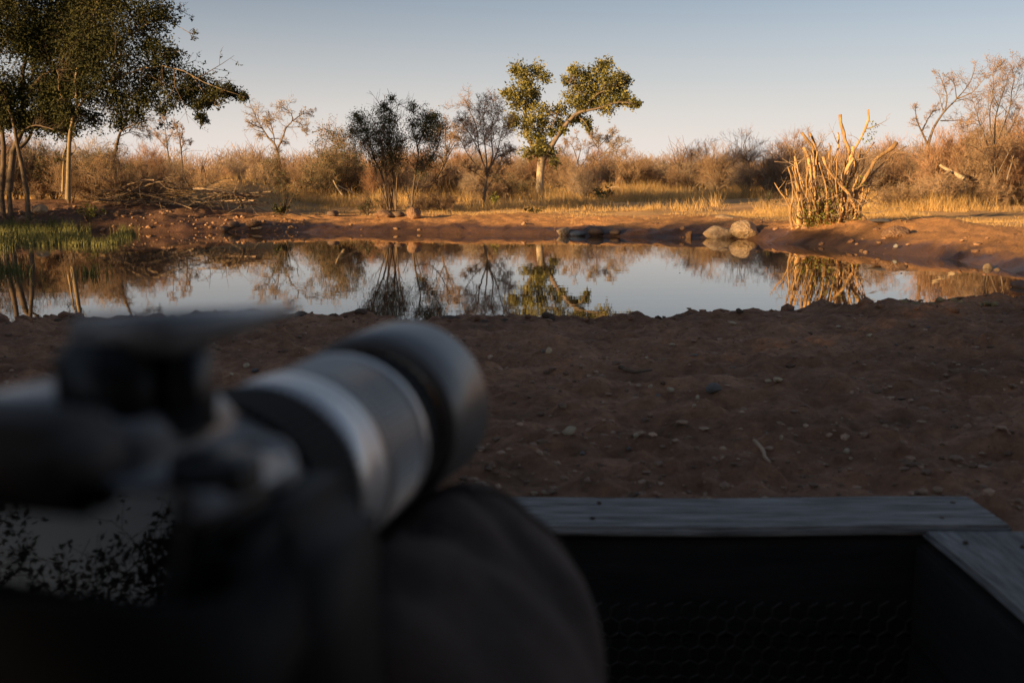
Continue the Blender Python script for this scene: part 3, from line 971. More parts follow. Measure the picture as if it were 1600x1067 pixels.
SCRUB = {}
specs = {'brown': [(11, 2.6, .42, 13, 8, 6, 4, .028, .24, 60, .04), (12, 2.6, .55, 14, 8, 6, 4, .026, .18, 40, .04), (13, 2.8, .34, 12, 9, 6, 4, .028, .3, 90, .04), (14, 2.5, .48, 11, 8, 6, 4, .03, .22, 0, .04)],
         'red': [(21, 2.6, .34, 15, 9, 6, 4, .024, .36, 40, .04), (22, 2.4, .42, 14, 9, 6, 4, .024, .28, 220, .045)],
         'grey': [(31, 2.6, .45, 12, 8, 6, 4, .032, .16, 0, .05), (32, 2.4, .52, 13, 8, 6, 4, .03, .1, 0, .05), (33, 2.8, .36, 9, 9, 6, 4, .034, .2, 0, .05)],
         'green': [(41, 2.4, .42, 13, 8, 6, 3, .03, .14, 6000, .065), (42, 2.2, .5, 13, 8, 6, 3, .03, .1, 5000, .065)],
         'low': [(51, 1.2, .8, 18, 7, 6, 3, .016, .08, 60, .04), (52, 1.0, 1.0, 16, 7, 6, 3, .016, .04, 0, .05)]}
smat = {'brown': ('bark_grey', 'twig_brown', 'leaf_brown'), 'red': ('bark_grey', 'twig_red', 'leaf_brown'), 'grey': ('bark_grey', 'twig_grey', 'leaf_brown'), 'green': ('bark_dark', 'twig_brown', 'leaf_olive'), 'low': ('bark_grey', 'twig_brown', 'leaf_brown')}
for kd, sl in specs.items():
    SCRUB[kd] = []
    for sp_ in sl:
        w_, t_, c_ = scrub(*sp_)
        a_, b_, d_ = smat[kd]
        SCRUB[kd].append((w_.mesh('scrub_stems', M[a_]), t_.mesh('scrub_twigs', M[b_]), c_.mesh('scrub_leaves', M[d_], False) if c_.n else None, sp_[1]))


def bush(kd, v, x, Y, hpx, label, group, name='scrub_bush', wide=1.0, cat='bush'):
    """a bush below picture column x, Y metres ahead, hpx picture pixels tall"""
    w_, t_, c_, h0 = SCRUB[kd][v % len(SCRUB[kd])]
    px_ = at(x, 290, Y)[0]
    loc = (px_, Y, gz(px_, Y) - .03)
    hm = hpx * Y / FPX * 1.12
    o = thing(name, loc, label, cat, group)
    s = hm / h0
    o.scale = (s * wide, s * wide, s)
    o.rotation_euler = (0, 0, random.uniform(0, 6.28))
    put('stems', w_, o)
    put('twigs', t_, o)
    if c_:
        put('crown', c_, o)
    return o


G_R = 'brown leafless bushes in the scrub belt right of the tall tree'
L_R = 'brown leafless bush in the dense scrub belt between tall green tree and cut stump'
batch = []
for i in range(24):
    x = 985 + i * 12.5 + random.uniform(-8, 8)
    top = np.interp(x, [980, 1040, 1100, 1160, 1250, 1300], [42, 44, 60, 68, 74, 78]) * random.uniform(.55, 1.08)
    batch.append(bush(['brown', 'red', 'brown', 'grey'][i % 4], i, x, random.uniform(50, 62) - 8 * sstep(1000, 1250, x), top, L_R, G_R, wide=1.15))
ordered(batch, 'leafless brown bush, # from the left in the scrub belt towards the cut stump')
batch = []
for i in range(16):
    x = 1290 + i * 21 + random.uniform(-8, 8)
    batch.append(bush(['brown', 'red', 'grey', 'brown'][i % 4], i + 1, x, random.uniform(38, 50), random.uniform(58, 84) * (1 + .30 * sstep(1450, 1570, x)), 'brown leafless bush in the thicket behind and right of the cut stump', 'brown leafless bushes behind the cut stump', wide=1.1))
ordered(batch, 'leafless brown bush, # from the left in the thicket behind the cut stump')
batch = []
for i in range(9):
    x = 1395 + i * 26 + random.uniform(-8, 8)
    batch.append(bush('low', i, x, random.uniform(29, 33), random.uniform(28, 48), 'low tangled brown bush at the foot of the right-hand thicket', 'low bushes at the foot of the right-hand thicket'))
ordered(batch, 'low tangled brown bush, # from the left at the foot of the right-hand thicket')
batch = []
for i in range(13):
    x = 700 + i * 23 + random.uniform(-9, 9)
    batch.append(bush(['brown', 'red', 'grey'][i % 3], i, x, random.uniform(52, 64), random.uniform(38, 60), 'brown leafless bush in the scrub behind the tall green tree', 'brown bushes behind the tall green tree', wide=1.15))
ordered(batch, 'leafless brown bush, # from the left in the scrub behind the tall green tree')
batch = []
for i in range(14):
    x = 395 + i * 24 + random.uniform(-9, 9)
    batch.append(bush(['brown', 'grey', 'red', 'brown'][i % 4], i + 1, x, random.uniform(44, 62), random.uniform(36, 60), 'brown leafless bush in the scrub behind the dark shrubs', 'brown bushes behind the dark shrubs left of centre', wide=1.15))
ordered(batch, 'leafless brown bush, # from the left in the scrub behind the dark shrubs')
batch = []
for i in range(16):
    x = -20 + i * 26 + random.uniform(-9, 9)
    batch.append(bush(['brown', 'grey', 'red', 'brown'][(i * 3) % 4], i, x, random.uniform(36, 50), random.uniform(45, 85) * (1 - .3 * sstep(250, 350, x)), 'brown leafless bush in the scrub behind the left-hand trees', 'brown bushes behind the left-hand trees', wide=1.15))
ordered(batch, 'leafless brown bush, # from the left in the scrub behind the left-hand trees')
batch = []
for i in range(16):
    x = 575 + i * 23 + random.uniform(-9, 9)
    batch.append(bush(['brown', 'red', 'grey', 'brown'][(i * 3 + 1) % 4], i, x, random.uniform(40, 47) if not 795 < x < 890 else random.uniform(52, 56), random.uniform(40, 60), 'x', 'brown bushes in the scrub around the centre', wide=1.1))
ordered(batch, 'leafless brown bush, # from the left in the nearer scrub around the centre')
batch = []
for i in range(12):
    x = -30 + i * 24 + random.uniform(-9, 9)
    batch.append(bush(['green', 'brown', 'grey', 'green', 'brown'][i % 5], i, x, random.uniform(28.5, 33), random.uniform(62, 100) * (1 - .4 * sstep(150, 250, x)), 'x', 'tangled bushes among the left-hand trees', wide=1.05))
ordered(batch, 'dim tangled bush, # from the left, close behind the left-hand trunks')
batch = []
for i in range(7):
    x = 1462 + i * 26 + random.uniform(-8, 8)
    batch.append(bush(['red', 'brown'][i % 2], i, x, random.uniform(32, 36), random.uniform(85, 120), 'x', 'tall reddish bushes of the right-hand thicket'))
ordered(batch, 'tall reddish leafless bush, # from the left in the right-hand thicket')
for i, (x, Y, h) in enumerate([(505, 40, 62), (545, 41, 70), (522, 43, 88), (570, 44, 52)]):
    bush('green', i, x, Y, h, ['squat dark green bush behind the fallen forked branch', 'dark green bush touching the left of the spired shrub', 'upright dark green bush, tallest of the clump left of the spired shrub', 'small dark green bush half hidden behind the spired shrub'][i], 'dark green bushes left of the spired shrub', name='green_bush')
bush('green', 0, 428, 41, 52, 'dark green bush below the crooked leafless tree', 'green bushes left of centre', name='green_bush')
bush('green', 1, 790, 41, 42, 'low green bush at the left foot of the tall green tree', None, name='green_bush', wide=1.1)
bush('green', 1, 818, 43, 30, 'small green bush touching the pale trunk of the tall tree', None, name='green_bush')
bush('low', 1, 770, 40, 30, 'low brown tangle between the leafless tree and the tall green tree', None)
bush('low', 0, 400, 38, 46, 'low dark tangle beside the grassy earth mound', None, wide=.8)
batch = []
for i, x in enumerate([60, 130, 165, 205, 235]):
    batch.append(bush('low', i, x, 29.5 + .4 * i, 32 + 5 * (i % 2), 'low brown tangle of twigs behind the sunlit trunk', 'low tangles among the left-hand trees'))
ordered(batch, 'low brown tangle of twigs, # from the left around the sunlit trunk')
batch = []
for i, x in enumerate([570, 605, 655, 690]):
    batch.append(bush('low', i, x, 30.8 + .3 * i, 24 + 4 * (i % 2), 'low brown tangle at the feet of the dark small-leaved shrubs', 'low tangles at the feet of the dark shrubs', wide=.9))
ordered(batch, 'low brown tangle, # from the left at the feet of the dark shrubs')

# scrub far off, one mass
fs = MB()
n = 2600
fy = rng.uniform(66, 190, n)
fx = rng.uniform(-1.1, 1.1, n) * (.62 * fy + 10)
fh = rng.uniform(1.2, 2.6, n) * (1 + .3 * vnoise(fx * .06, fy * .06, 3))
fz = land(fx, fy, False)[0]
for q in range(16):
    a = rng.uniform(0, 6.28, n)
    l = rng.uniform(.1, .9, n)
    P = np.stack([np.stack([fx, fy, fz - .1], -1), np.stack([fx + np.cos(a) * l * .6, fy + np.sin(a) * l * .6, fz + fh * .55], -1), np.stack([fx + np.cos(a) * l * 1.3, fy + np.sin(a) * l * 1.3, fz + fh * rng.uniform(.7, 1, n)], -1)], 1)
    fs.tubes(P, np.broadcast_to(np.array([.03, .022, .01]), (n, 3)), 3)
    C, CR = spawn(P, np.full((n, 3), .03), 3, .45, .6, .15, 3, .6, .3, 1, .2, rmin=.014)
    fs.tubes(C, CR, 3)
o = fs.build('distant_scrub', M['twig_brown'])
tag(o, 'far belt of leafless brown scrub along the horizon', kind='stuff')

# ---- dry grass
def ground_pts(n, y0, y1, spread=.62, seed=0):
    y = rng.uniform(y0 ** .5, y1 ** .5, n) ** 2
    x = rng.uniform(-1, 1, n) * (spread * y + 2)
    return x, y


gx, gy = ground_pts(95000, 23, 90)
ex, ey = rng.uniform(6, 16, 16000), rng.uniform(13, 30, 16000)
gx = np.concatenate([gx, ex])
gy = np.concatenate([gy, ey])
gh, gs = land(gx, gy, False)
dens = sstep(1.6, 4.5, gs + 1.2 * fbm(gx * .5, gy * .5, 2, 131)) * sstep(-.45, .35, fbm(gx * .33, gy * .33, 3, 141) + .1 * sstep(4, 9, gs))
dens *= 1 - .8 * np.exp(-((gy - 32.5 - .10 * gx) / 1.2) ** 2) * sstep(1, 5, gx)
dens *= 1 - .7 * (1 - sstep(3, 6, gs)) * (gx > 5)
dens *= 1 - .85 * sstep(-5, -7, gx) * (1 - sstep(2.6, 4.5, gs))
dens *= np.where(gy > 60, .5, 1)
ok = rng.random(len(gx)) < dens
gx, gy, gh, gs = gx[ok], gy[ok], gh[ok], gs[ok]
tall = (.08 + .34 * sstep(5, 11, gs)) * (1 + .5 * fbm(gx * .6, gy * .6, 2, 151)) * rng.uniform(.35, 1.35, len(gx))
tall = np.clip(tall, .04, .75)
nb = 7
n = len(gx)
bx_ = np.repeat(gx, nb) + rng.normal(size=n * nb) * .07
by_ = np.repeat(gy, nb) + rng.normal(size=n * nb) * .07
bz_ = np.repeat(gh, nb) - .02
bh = np.repeat(tall, nb) * rng.uniform(.5, 1.15, n * nb)
a = rng.uniform(0, 6.28, n * nb)
ln = rng.uniform(.05, .9, n * nb) * bh
w = (.0035 + .00007 * by_) * rng.uniform(.7, 1.4, n * nb)
ta = rng.uniform(0, 6.28, n * nb)
V = np.stack([np.stack([bx_ - np.cos(ta) * w, by_ - np.sin(ta) * w, bz_], -1), np.stack([bx_ + np.cos(ta) * w, by_ + np.sin(ta) * w, bz_], -1), np.stack([bx_ + np.cos(a) * ln, by_ + np.sin(a) * ln, bz_ + bh], -1)], 1)
g = MB()
g.add(V.reshape(-1, 3), None, np.arange(3 * n * nb).reshape(-1, 3), np.repeat(np.repeat(rng.random(n), nb) * .6 + rng.random(n * nb) * .4, 3))
tag(g.build('dry_grass', M['grass_dry'], smooth=False), 'dry golden grass in patches on the land beyond the far bank', kind='stuff')

# ---- green reeds in the shallows on the left
def vn1(a_, b_):
    return float(vnoise(np.array([a_]), np.array([b_]), 77)[0])


rp = []
while len(rp) < 1500:
    x = random.uniform(-140, 205)
    y = random.choice([random.gauss(364, 4), random.uniform(362, 405), random.uniform(370, 430), random.uniform(370, 430)])
    if vn1(x / 22, y / 9) < -.1 + (.35 if y > 395 and x > 60 else 0):
        continue
    if y < 352:
        continue
    p = atz(x, y, 0)
    rp.append(p[:2])
rp = np.array(rp)
rz, rs = land(rp[:, 0], rp[:, 1], False)
kp = (rs < .25) & (rs > -6)
rp, rz, rs = rp[kp], rz[kp], rs[kp]
nb = 9
n = len(rp)
bx_ = np.repeat(rp[:, 0], nb) + rng.normal(size=n * nb) * .10
by_ = np.repeat(rp[:, 1], nb) + rng.normal(size=n * nb) * .10
dist = np.repeat(rs, nb)
bz_ = np.maximum(np.repeat(rz, nb), -.06) - .02
bh = rng.uniform(.10, .36, n * nb) * np.where(dist > -1.5, 1.0, .75)
P = np.zeros((n * nb, 3, 3))
a = rng.uniform(0, 6.28, n * nb)
ln = rng.uniform(.02, .4, n * nb) * bh
P[:, 0] = np.stack([bx_, by_, bz_], -1)
P[:, 1] = np.stack([bx_ + np.cos(a) * ln * .3, by_ + np.sin(a) * ln * .3, bz_ + bh * .6], -1)
P[:, 2] = np.stack([bx_ + np.cos(a) * ln, by_ + np.sin(a) * ln, bz_ + bh], -1)
rb = MB()
rb.tubes(P, np.broadcast_to(np.array([.007, .006, .001]), (n * nb, 3)), 3)
tag(rb.build('reeds', M['reed_green']), 'green grass and reeds standing in the shallows at the left', kind='stuff')


# ------------------------------------------------------------------ the cut-back stump
z = zoomed(1210, 160, 210 / 1018)
YB = 22.2
pxm = YB / FPX * 210 / 1018
sb = on(1295, 362, YB)
stump = thing('cut_stump', sb, 'hacked-back many-stemmed stump with golden cut limbs and green sprouts on the bank', 'stump')
cuts = [([(205, 235), (290, 340), (345, 500), (425, 640), (465, 790), (470, 930)], 15, 12, .2), ([(215, 340), (260, 420), (270, 560), (300, 700), (320, 940)], 14, 15, -.1), ([(270, 235), (310, 340), (350, 520), (430, 680), (455, 930)], 12, 13, .5),
        ([(370, 412), (400, 500), (470, 600), (540, 680), (600, 790), (690, 915)], 11, 15, -.7), ([(497, 98), (510, 190), (545, 300), (572, 380), (555, 480), (520, 700), (500, 930)], 17, 14, .3), ([(596, 335), (590, 430), (540, 510), (500, 600), (490, 750), (480, 930)], 16, 19, -.35),
        ([(712, 55), (710, 150), (680, 220), (650, 290), (610, 360), (560, 500), (520, 930)], 9, 16, .1), ([(925, 305), (860, 370), (770, 420), (730, 500), (680, 590), (600, 730), (540, 930)], 19, 20, -.2), ([(995, 335), (900, 390), (850, 450), (760, 530), (690, 640), (590, 780), (540, 935)], 6, 14, .5),
        ([(630, 435), (610, 530), (570, 610), (530, 740), (500, 935)], 20, 16, .25), ([(437, 405), (430, 500), (455, 640), (470, 930)], 13, 12, -.2), ([(135, 740), (112, 850), (128, 960)], 9, 14, -.25), ([(195, 728), (178, 840), (175, 975)], 16, 24, -.3), ([(275, 825), (250, 890), (190, 960)], 12, 16, -.45),
        ([(402, 780), (390, 860), (340, 975)], 18, 19, -.5), ([(520, 800), (490, 880), (455, 965)], 8, 10, -.55), ([(480, 230), (480, 380), (440, 480), (430, 600), (440, 920)], 9, 10, .6), ([(760, 300), (690, 390), (620, 480), (550, 640), (520, 900)], 7, 10, .7), ([(300, 470), (312, 600), (335, 760), (350, 950)], 8, 10, -.15), ([(350, 715), (320, 800), (300, 960)], 8, 11, -.4), ([(640, 560), (600, 640), (560, 760), (530, 940)], 9, 12, -.4),
        ([(270, 480), (280, 700), (270, 950)], 9, 12, .2), ([(760, 420), (700, 560), (620, 700), (540, 930)], 8, 12, .4), ([(555, 600), (520, 740), (500, 940)], 10, 14, .5)]
for _ in range(58):      # thinner stems crowding the middle
    bx0 = random.uniform(180, 620)
    tx0 = bx0 + (bx0 - 400) * random.uniform(.1, .7) + random.uniform(-60, 60)
    ty0 = random.uniform(260, 800) + abs(tx0 - 480) * .15
    cuts.append(([(tx0, ty0), ((tx0 * .6 + bx0 * .4) + random.uniform(-25, 25), ty0 * .6 + 940 * .4), ((tx0 * .25 + bx0 * .75) + random.uniform(-20, 20), ty0 * .25 + 940 * .75), (bx0, 950)], random.uniform(4, 9), random.uniform(6, 12), random.uniform(-.8, .6)))
limbs = []
for zp, r0, r1, dy in cuts:
    pix = z(zp)[::-1]
    p_, r_ = limb(pix, YB, r1 * pxm * .95, r0 * pxm * .72, dy=dy, n=14)
    k_ = np.linspace(0, 1, 14)
    foot = on(pix[0][0], pix[0][1], YB - .25 * (1 if dy < 0 else -.6))
    p_[:, 1] += (foot[1] - YB) * (1 - k_) * .5
    gb_ = gz(p_[0][0], p_[0][1])
    p_[0][2] = min(p_[0][2], gb_ - .03)
    p_ += rng.normal(size=p_.shape) * .008
    r_ = r_ * (1 + .26 * vnoise(np.arange(14) * .9 + rng.random() * 50, np.zeros(14), 4))
    mb = MB()
    mb.tubes(p_ - sb, r_, 8)
    mb.build('limb', M['cut_wood'], stump)
    limbs.append(p_)
LP = np.stack(limbs)
tw = MB()
C, CR = spawn(LP, np.full(LP.shape[:2], .03), 3, .0, .7, .15, 4, .5, .15, .95, .2, labs=.40, rmin=.006)
tw.tubes(C, CR, 4)
C2, CR2 = spawn(C, CR, 3, .6, .6, .1, 3, .6, .3, 1, .25, rmin=.004)
tw.tubes(C2, CR2, 3)
for pp in ([(640, 830), (760, 840), (900, 800), (950, 800)], [(480, 965), (560, 945), (680, 910), (730, 880)], [(690, 640), (780, 660), (900, 690)], [(640, 700), (760, 800), (830, 860)], [(660, 780), (620, 740), (560, 720)], [(240, 430), (120, 455), (0, 450)], [(950, 800), (1000, 870), (1030, 900)], [(650, 820), (560, 890), (520, 900)]):
    p_, r_ = limb(z(pp), YB - .5, .012, .006, n=8)
    tw.tubes(p_, r_, 4)
tw.v = [v - sb for v in tw.v]
tw.build('twigs', M['dead_wood'], stump)
cr = MB()
for cx, cy, rr_, dn in [(240, 850, 70, 30), (300, 920, 70, 34), (350, 830, 80, 34), (430, 850, 70, 20), (240, 950, 50, 20), (400, 950, 50, 22), (580, 880, 60, 18), (330, 740, 60, 16), (460, 760, 60, 14), (540, 660, 60, 9), (400, 650, 60, 9), (755, 190, 28, 8), (735, 240, 36, 10), (700, 300, 30, 7), (640, 620, 50, 8), (300, 960, 60, 20)]:
    c = at(*z([(cx, cy)])[0], YB - (.45 if cy > 600 else 0))
    Cc = c + rng.normal(size=(dn * 3, 3)) * rr_ * pxm * .6
    cr.leaves(Cc, rng.normal(size=Cc.shape) + [0, 0, .3], .055 * rng.uniform(.6, 1.3, len(Cc)), .5)
cr.v = [v - sb for v in cr.v]
cr.build('sprouts', M['leaf_sprout'], stump, smooth=False)


# ------------------------------------------------------------------ rocks
def rock_mesh(seed, mat, flat=.7, angular=.25, sub=3):
    r_ = np.random.default_rng(seed)
    import bmesh
    bm = bmesh.new()
    bmesh.ops.create_icosphere(bm, subdivisions=sub, radius=1)
    planes = unit(r_.normal(size=(14, 3)))
    offs = r_.uniform(.55, .88, 14)
    ph = r_.uniform(0, 6, (4, 3))
    fr = r_.normal(size=(4, 3)) * 2.2
    for v in bm.verts:
        p_ = np.array(v.co)
        for pl, of in zip(planes, offs):
            d = p_ @ pl - of
            if d > 0:
                p_ = p_ - pl * d * (1 - angular * .45)
        p_ = p_ * (1 + .05 * sum(math.sin(p_ @ f_ + q_[0]) for f_, q_ in zip(fr, ph)))
        p_[2] *= flat
        v.co = p_
    me = bpy.data.meshes.new('rock')
    bm.to_mesh(me)
    bm.free()
    for pg in me.polygons:
        pg.use_smooth = True
    me.materials.append(M[mat])
    return me


RM = {k: [rock_mesh(100 + 10 * j + i, k, f, .25, s) for i in range(4)] for j, (k, f, s) in enumerate([('rock_pale', .75, 3), ('rock_red', .7, 3), ('rock_brown', .7, 2), ('rock_grey', .7, 2), ('flake', .4, 2), ('lichen_stone', .6, 2)])}


def rock(kd, v, x, y, Y, wpx, hpx, label, name='rock', group=None, rz=None, tilt=0.0, sink=.25, cat='rock', depth=.8):
    if Y is None:
        p = hit(x, y + hpx * .42)
        Y = p[1]
    else:
        p = at(x, y, Y)
    w = wpx * Y / FPX / 2
    h = hpx * Y / FPX / 2
    zg = max(gz(p[0], Y), -.02)
    o = put(name, RM[kd][v % 4])
    fl = {'rock_pale': .75, 'rock_red': .7, 'rock_brown': .7, 'rock_grey': .7, 'flake': .4, 'lichen_stone': .6}[kd]
    o.scale = (w * 1.1, w * depth, h / fl * 1.2)
    zc = zg + h * (1 - 2 * sink)
    o.location = (p[0], Y, max(zc, -.35 * h) if sink < .9 else p[2])
    o.rotation_euler = (0, tilt, random.uniform(0, 6.28) if rz is None else rz)
    return tag(o, label, cat, group)


rock('rock_pale', 0, 1123, 362, None, 58, 24, 'long flat pale boulder at the waterline, left of the rounder one', 'boulder', rz=.1, tilt=-.08, sink=.2, cat='boulder')
rock('rock_pale', 2, 1161, 359, None, 46, 25, 'rounder pale boulder at the waterline, right of the long flat one', 'boulder', rz=.6, tilt=.12, sink=.15, cat='boulder', depth=1.0)
rock('rock_pale', 1, 1134, 337, None, 40, 10, 'flat slab of pale rock lying on the bank above the two boulders', rz=0, sink=.4, cat='rock')
rock('rock_red', 1, 597, 333, None, 34, 13, 'flat reddish rock below the spired dark shrub', rz=.2)
rock('rock_red', 2, 648, 332, None, 30, 20, 'pointed reddish rock at the top of the bank below the dark shrubs', rz=1)
rock('rock_brown', 1, 622, 334, None, 26, 10, 'low dark rock between the flat and the pointed reddish rocks')
rock('rock_brown', 2, 521, 333, None, 22, 10, 'dark low rock on the bank left of the reddish rocks')
rock('rock_pale', 3, 881, 360, None, 22, 18, 'squarish pale rock at the waterline below the tall green tree', rz=.5)
rock('rock_grey', 1, 903, 364, None, 26, 10, 'flat grey rock at the waterline beside the squarish pale rock', rz=0)
rock('rock_brown', 0, 930, 361, None, 28, 13, 'brown rock at the waterline, middle of the row left of the boulders')
rock('rock_brown', 3, 962, 360, None, 26, 12, 'brown rock at the waterline, rightmost of the row below the bank')
rock('rock_red', 0, 1077, 365, None, 14, 14, 'small pointed red stone at the waterline left of the boulders')
rock('rock_pale', 2, 62, 327, None, 26, 14, 'pale rock lodged in the dark left bank', rz=1)
rock('rock_red', 3, 38, 346, None, 28, 14, 'reddish rock lying behind the round rock above the green reeds')
rock('rock_red', 1, 54, 351, None, 24, 16, 'round reddish rock above the green reeds on the left', rz=.4, sink=.1)
rock('rock_pale', 1, 12, 329, None, 12, 9, 'small pale rock at the far left of the dark bank')
rock('rock_red', 2, 158, 328, None, 24, 13, 'reddish block of rock in the dark bank right of the sunlit trunk')
rock('rock_red', 0, 186, 333, None, 22, 11, 'dull red rock in the bank above the right end of the reeds')
rock('rock_pale', 0, 155, 309, None, 14, 9, 'small pale stone at the foot of the brush pile')
rock('rock_red', 3, 398, 349, None, 26, 9, 'tilted flat rock at the waterline below the brush pile', rz=.3)
rock('rock_pale', 3, 402, 357, None, 18, 5, 'thin pale slab on the water edge below the brush pile', rz=.1)
rock('rock_brown', 2, 365, 350, None, 20, 12, 'dark rock at the waterline under the brush pile')
rock('rock_brown', 1, 352, 356, None, 22, 9, 'low dark rock just left of the thin pale slab')
rock('rock_red', 1, 1396, 362, None, 48, 20, 'glowing orange sunlit block of rock in the right bank', rz=.1, tilt=-.2, sink=.25)
rock('rock_pale', 2, 1543, 415, None, 18, 11, 'pale pinkish stone at the waterline on the right shore', rz=.4)
rock('rock_pale', 0, 1557, 419, None, 10, 7, 'tiny pale stone beside the pinkish one on the right shore')
rock('rock_grey', 0, 1375, 344, None, 34, 8, 'long low pale rock lying across the bank right of the stump', rz=0)
rock('rock_brown', 3, 1608, 441, 11.9, 70, 18, 'dark pointed rock rising from the water at the right edge', 'rock', rz=0, sink=.2)
o = rock('rock_grey', 3, 1400, 385, None, 10, 7, 'small dark stone in the wet mud of the right bank')
def crest(x):
    for yy in range(468, 525):
        p = hit(x, yy, False)
        if p[1] < 7.4 and p[2] > .05:
            return p[1] - .04
    return 6.0


batch = []
for i, (x, w, h) in enumerate([(470, 18, 9), (488, 14, 8), (520, 12, 9), (540, 10, 7), (563, 20, 8), (700, 34, 9), (757, 18, 9), (790, 18, 9), (856, 22, 9), (863, 14, 8), (1010, 12, 7), (1028, 14, 8), (1062, 28, 11), (1080, 20, 8), (1125, 12, 6), (1155, 14, 8), (1180, 10, 6), (1240, 22, 6), (1310, 14, 6), (1440, 16, 6), (30, 18, 7), (90, 12, 6), (205, 14, 6)]):
    batch.append(rock('rock_brown', i, x, 497, crest(x) - random.uniform(0, .12), w * 1.15, h * 1.3, 'small brown stone on the near crest of soil along the water', 'stone', 'brown stones on the near crest', cat='stone', sink=.3))
ordered(batch, 'small brown stone, # from the left along the near crest above the water')
rock('rock_grey', 1, 1115, 605, None, 27, 19, 'grey stone on the trodden soil, largest between hide and water', 'stone', cat='stone', sink=.2)
rock('flake', 0, 890, 674, None, 27, 15, 'pale cream flake of stone on the soil nearest the lens hood', 'stone', cat='stone', sink=.1, tilt=.2)
batch = []
for i, (x, y, w, h) in enumerate([(1016, 612, 9, 8), (1047, 614, 12, 9), (1027, 619, 12, 7), (993, 680, 13, 7), (858, 550, 12, 12), (849, 549, 8, 8), (1051, 538, 10, 5), (1010, 559, 8, 4), (1085, 556, 14, 6), (1215, 596, 22, 8), (1200, 600, 12, 7), (910, 710, 14, 6), (1084, 640, 8, 7), (1090, 621, 10, 8), (982, 705, 9, 7), (1220, 693, 9, 9), (385, 572, 14, 9), (399, 580, 12, 7), (362, 589, 9, 6), (1323, 706, 12, 10), (1400, 538, 8, 5), (1358, 530, 9, 6), (95, 607, 10, 5), (80, 604, 8, 5), (850, 772, 10, 8), (835, 770, 14, 8), (995, 775, 9, 8), (1145, 505, 18, 5), (1310, 512, 9, 4), (1450, 513, 8, 4)]):
    batch.append(rock(['flake', 'flake', 'rock_grey'][i % 3], i, x, y, None, w, h, 'small pale stone on the trodden soil between hide and water', 'stone', 'pale stones on the trodden soil', cat='stone', sink=.15))
ordered(batch, 'small pale stone, # from the left on the trodden soil before the water')
batch = []
for i, x in enumerate([1412, 1424, 1433, 1444, 1455, 1466, 1487, 1500, 1516, 1528, 1540, 1552]):
    batch.append(rock('lichen_stone', i, x, 492 + 3 * (i % 2), 5.55 - .012 * i, 15, 9, 'yellowish stone in the short row on the near bank at right', 'stone', 'yellowish stones on the near bank', cat='stone', sink=.2))
ordered(batch, 'yellowish stone, # from the left in the short row on the near bank')

# gravel
gmb = MB()
ico = np.array([(0, 0, 1), (.894, 0, .447), (.276, .851, .447), (-.724, .526, .447), (-.724, -.526, .447), (.276, -.851, .447), (.724, .526, -.447), (-.276, .851, -.447), (-.894, 0, -.447), (-.276, -.851, -.447), (.724, -.526, -.447), (0, 0, -1)])
icf = np.array([(0, 1, 2), (0, 2, 3), (0, 3, 4), (0, 4, 5), (0, 5, 1), (1, 6, 2), (2, 7, 3), (3, 8, 4), (4, 9, 5), (5, 10, 1), (2, 6, 7), (3, 7, 8), (4, 8, 9), (5, 9, 10), (1, 10, 6), (6, 11, 7), (7, 11, 8), (8, 11, 9), (9, 11, 10), (10, 11, 6)])
n = 17000
py_ = rng.uniform(1.95 ** .5, 7.0 ** .5, n) ** 2
px_ = rng.uniform(-1, 1, n) * (.6 * py_ + .6)
keepm = rng.random(n) < .35 + .65 * sstep(-.3, .5, fbm(px_ * 1.2, py_ * 1.2, 3, 171))
px_, py_ = px_[keepm], py_[keepm]
n = len(px_)
pz_ = land(px_, py_)[0]
sz = .0030 + .012 * rng.random(n) ** 7
V = ico[None] * rng.uniform(.65, 1.25, (n, 12, 1)) * sz[:, None, None] * np.stack([rng.uniform(.8, 1.4, n), rng.uniform(.8, 1.2, n), rng.uniform(.4, .8, n)], -1)[:, None]
V = V + np.stack([px_, py_, pz_ + sz * .25], -1)[:, None]
gmb.add(V.reshape(-1, 3), None, (icf[None] + (np.arange(n) * 12)[:, None, None]).reshape(-1, 3), np.repeat(rng.random(n) ** 1.6, 12))
tag(gmb.build('gravel', M['pebble'], smooth=False), 'scattered pebbles on the trodden soil between hide and water', kind='stuff')

# clods of soil along the near lip
n = 420
cx_ = rng.uniform(-4.2, 4.4, n)
cy_ = rng.uniform(5.1, 6.7, n)
cz_ = land(cx_, cy_)[0]
sz = .012 + .040 * rng.random(n) ** 4
V = ico[None] * rng.uniform(.6, 1.3, (n, 12, 1)) * sz[:, None, None] * np.array([1.2, 1, .75]) + np.stack([cx_, cy_, cz_ + sz * .2], -1)[:, None]
cl_ = MB()
cl_.add(V.reshape(-1, 3), None, (icf[None] + (np.arange(n) * 12)[:, None, None]).reshape(-1, 3), np.repeat(rng.random(n), 12))
M['clod'] = noise_mat('clod', (.17, .085, .048), (.33, .175, .10), 25, .95, .004, 90, rnd=.25)
tag(cl_.build('soil_clods', M['clod'], smooth=True), 'clods of brown soil along the near lip above the water', kind='stuff')

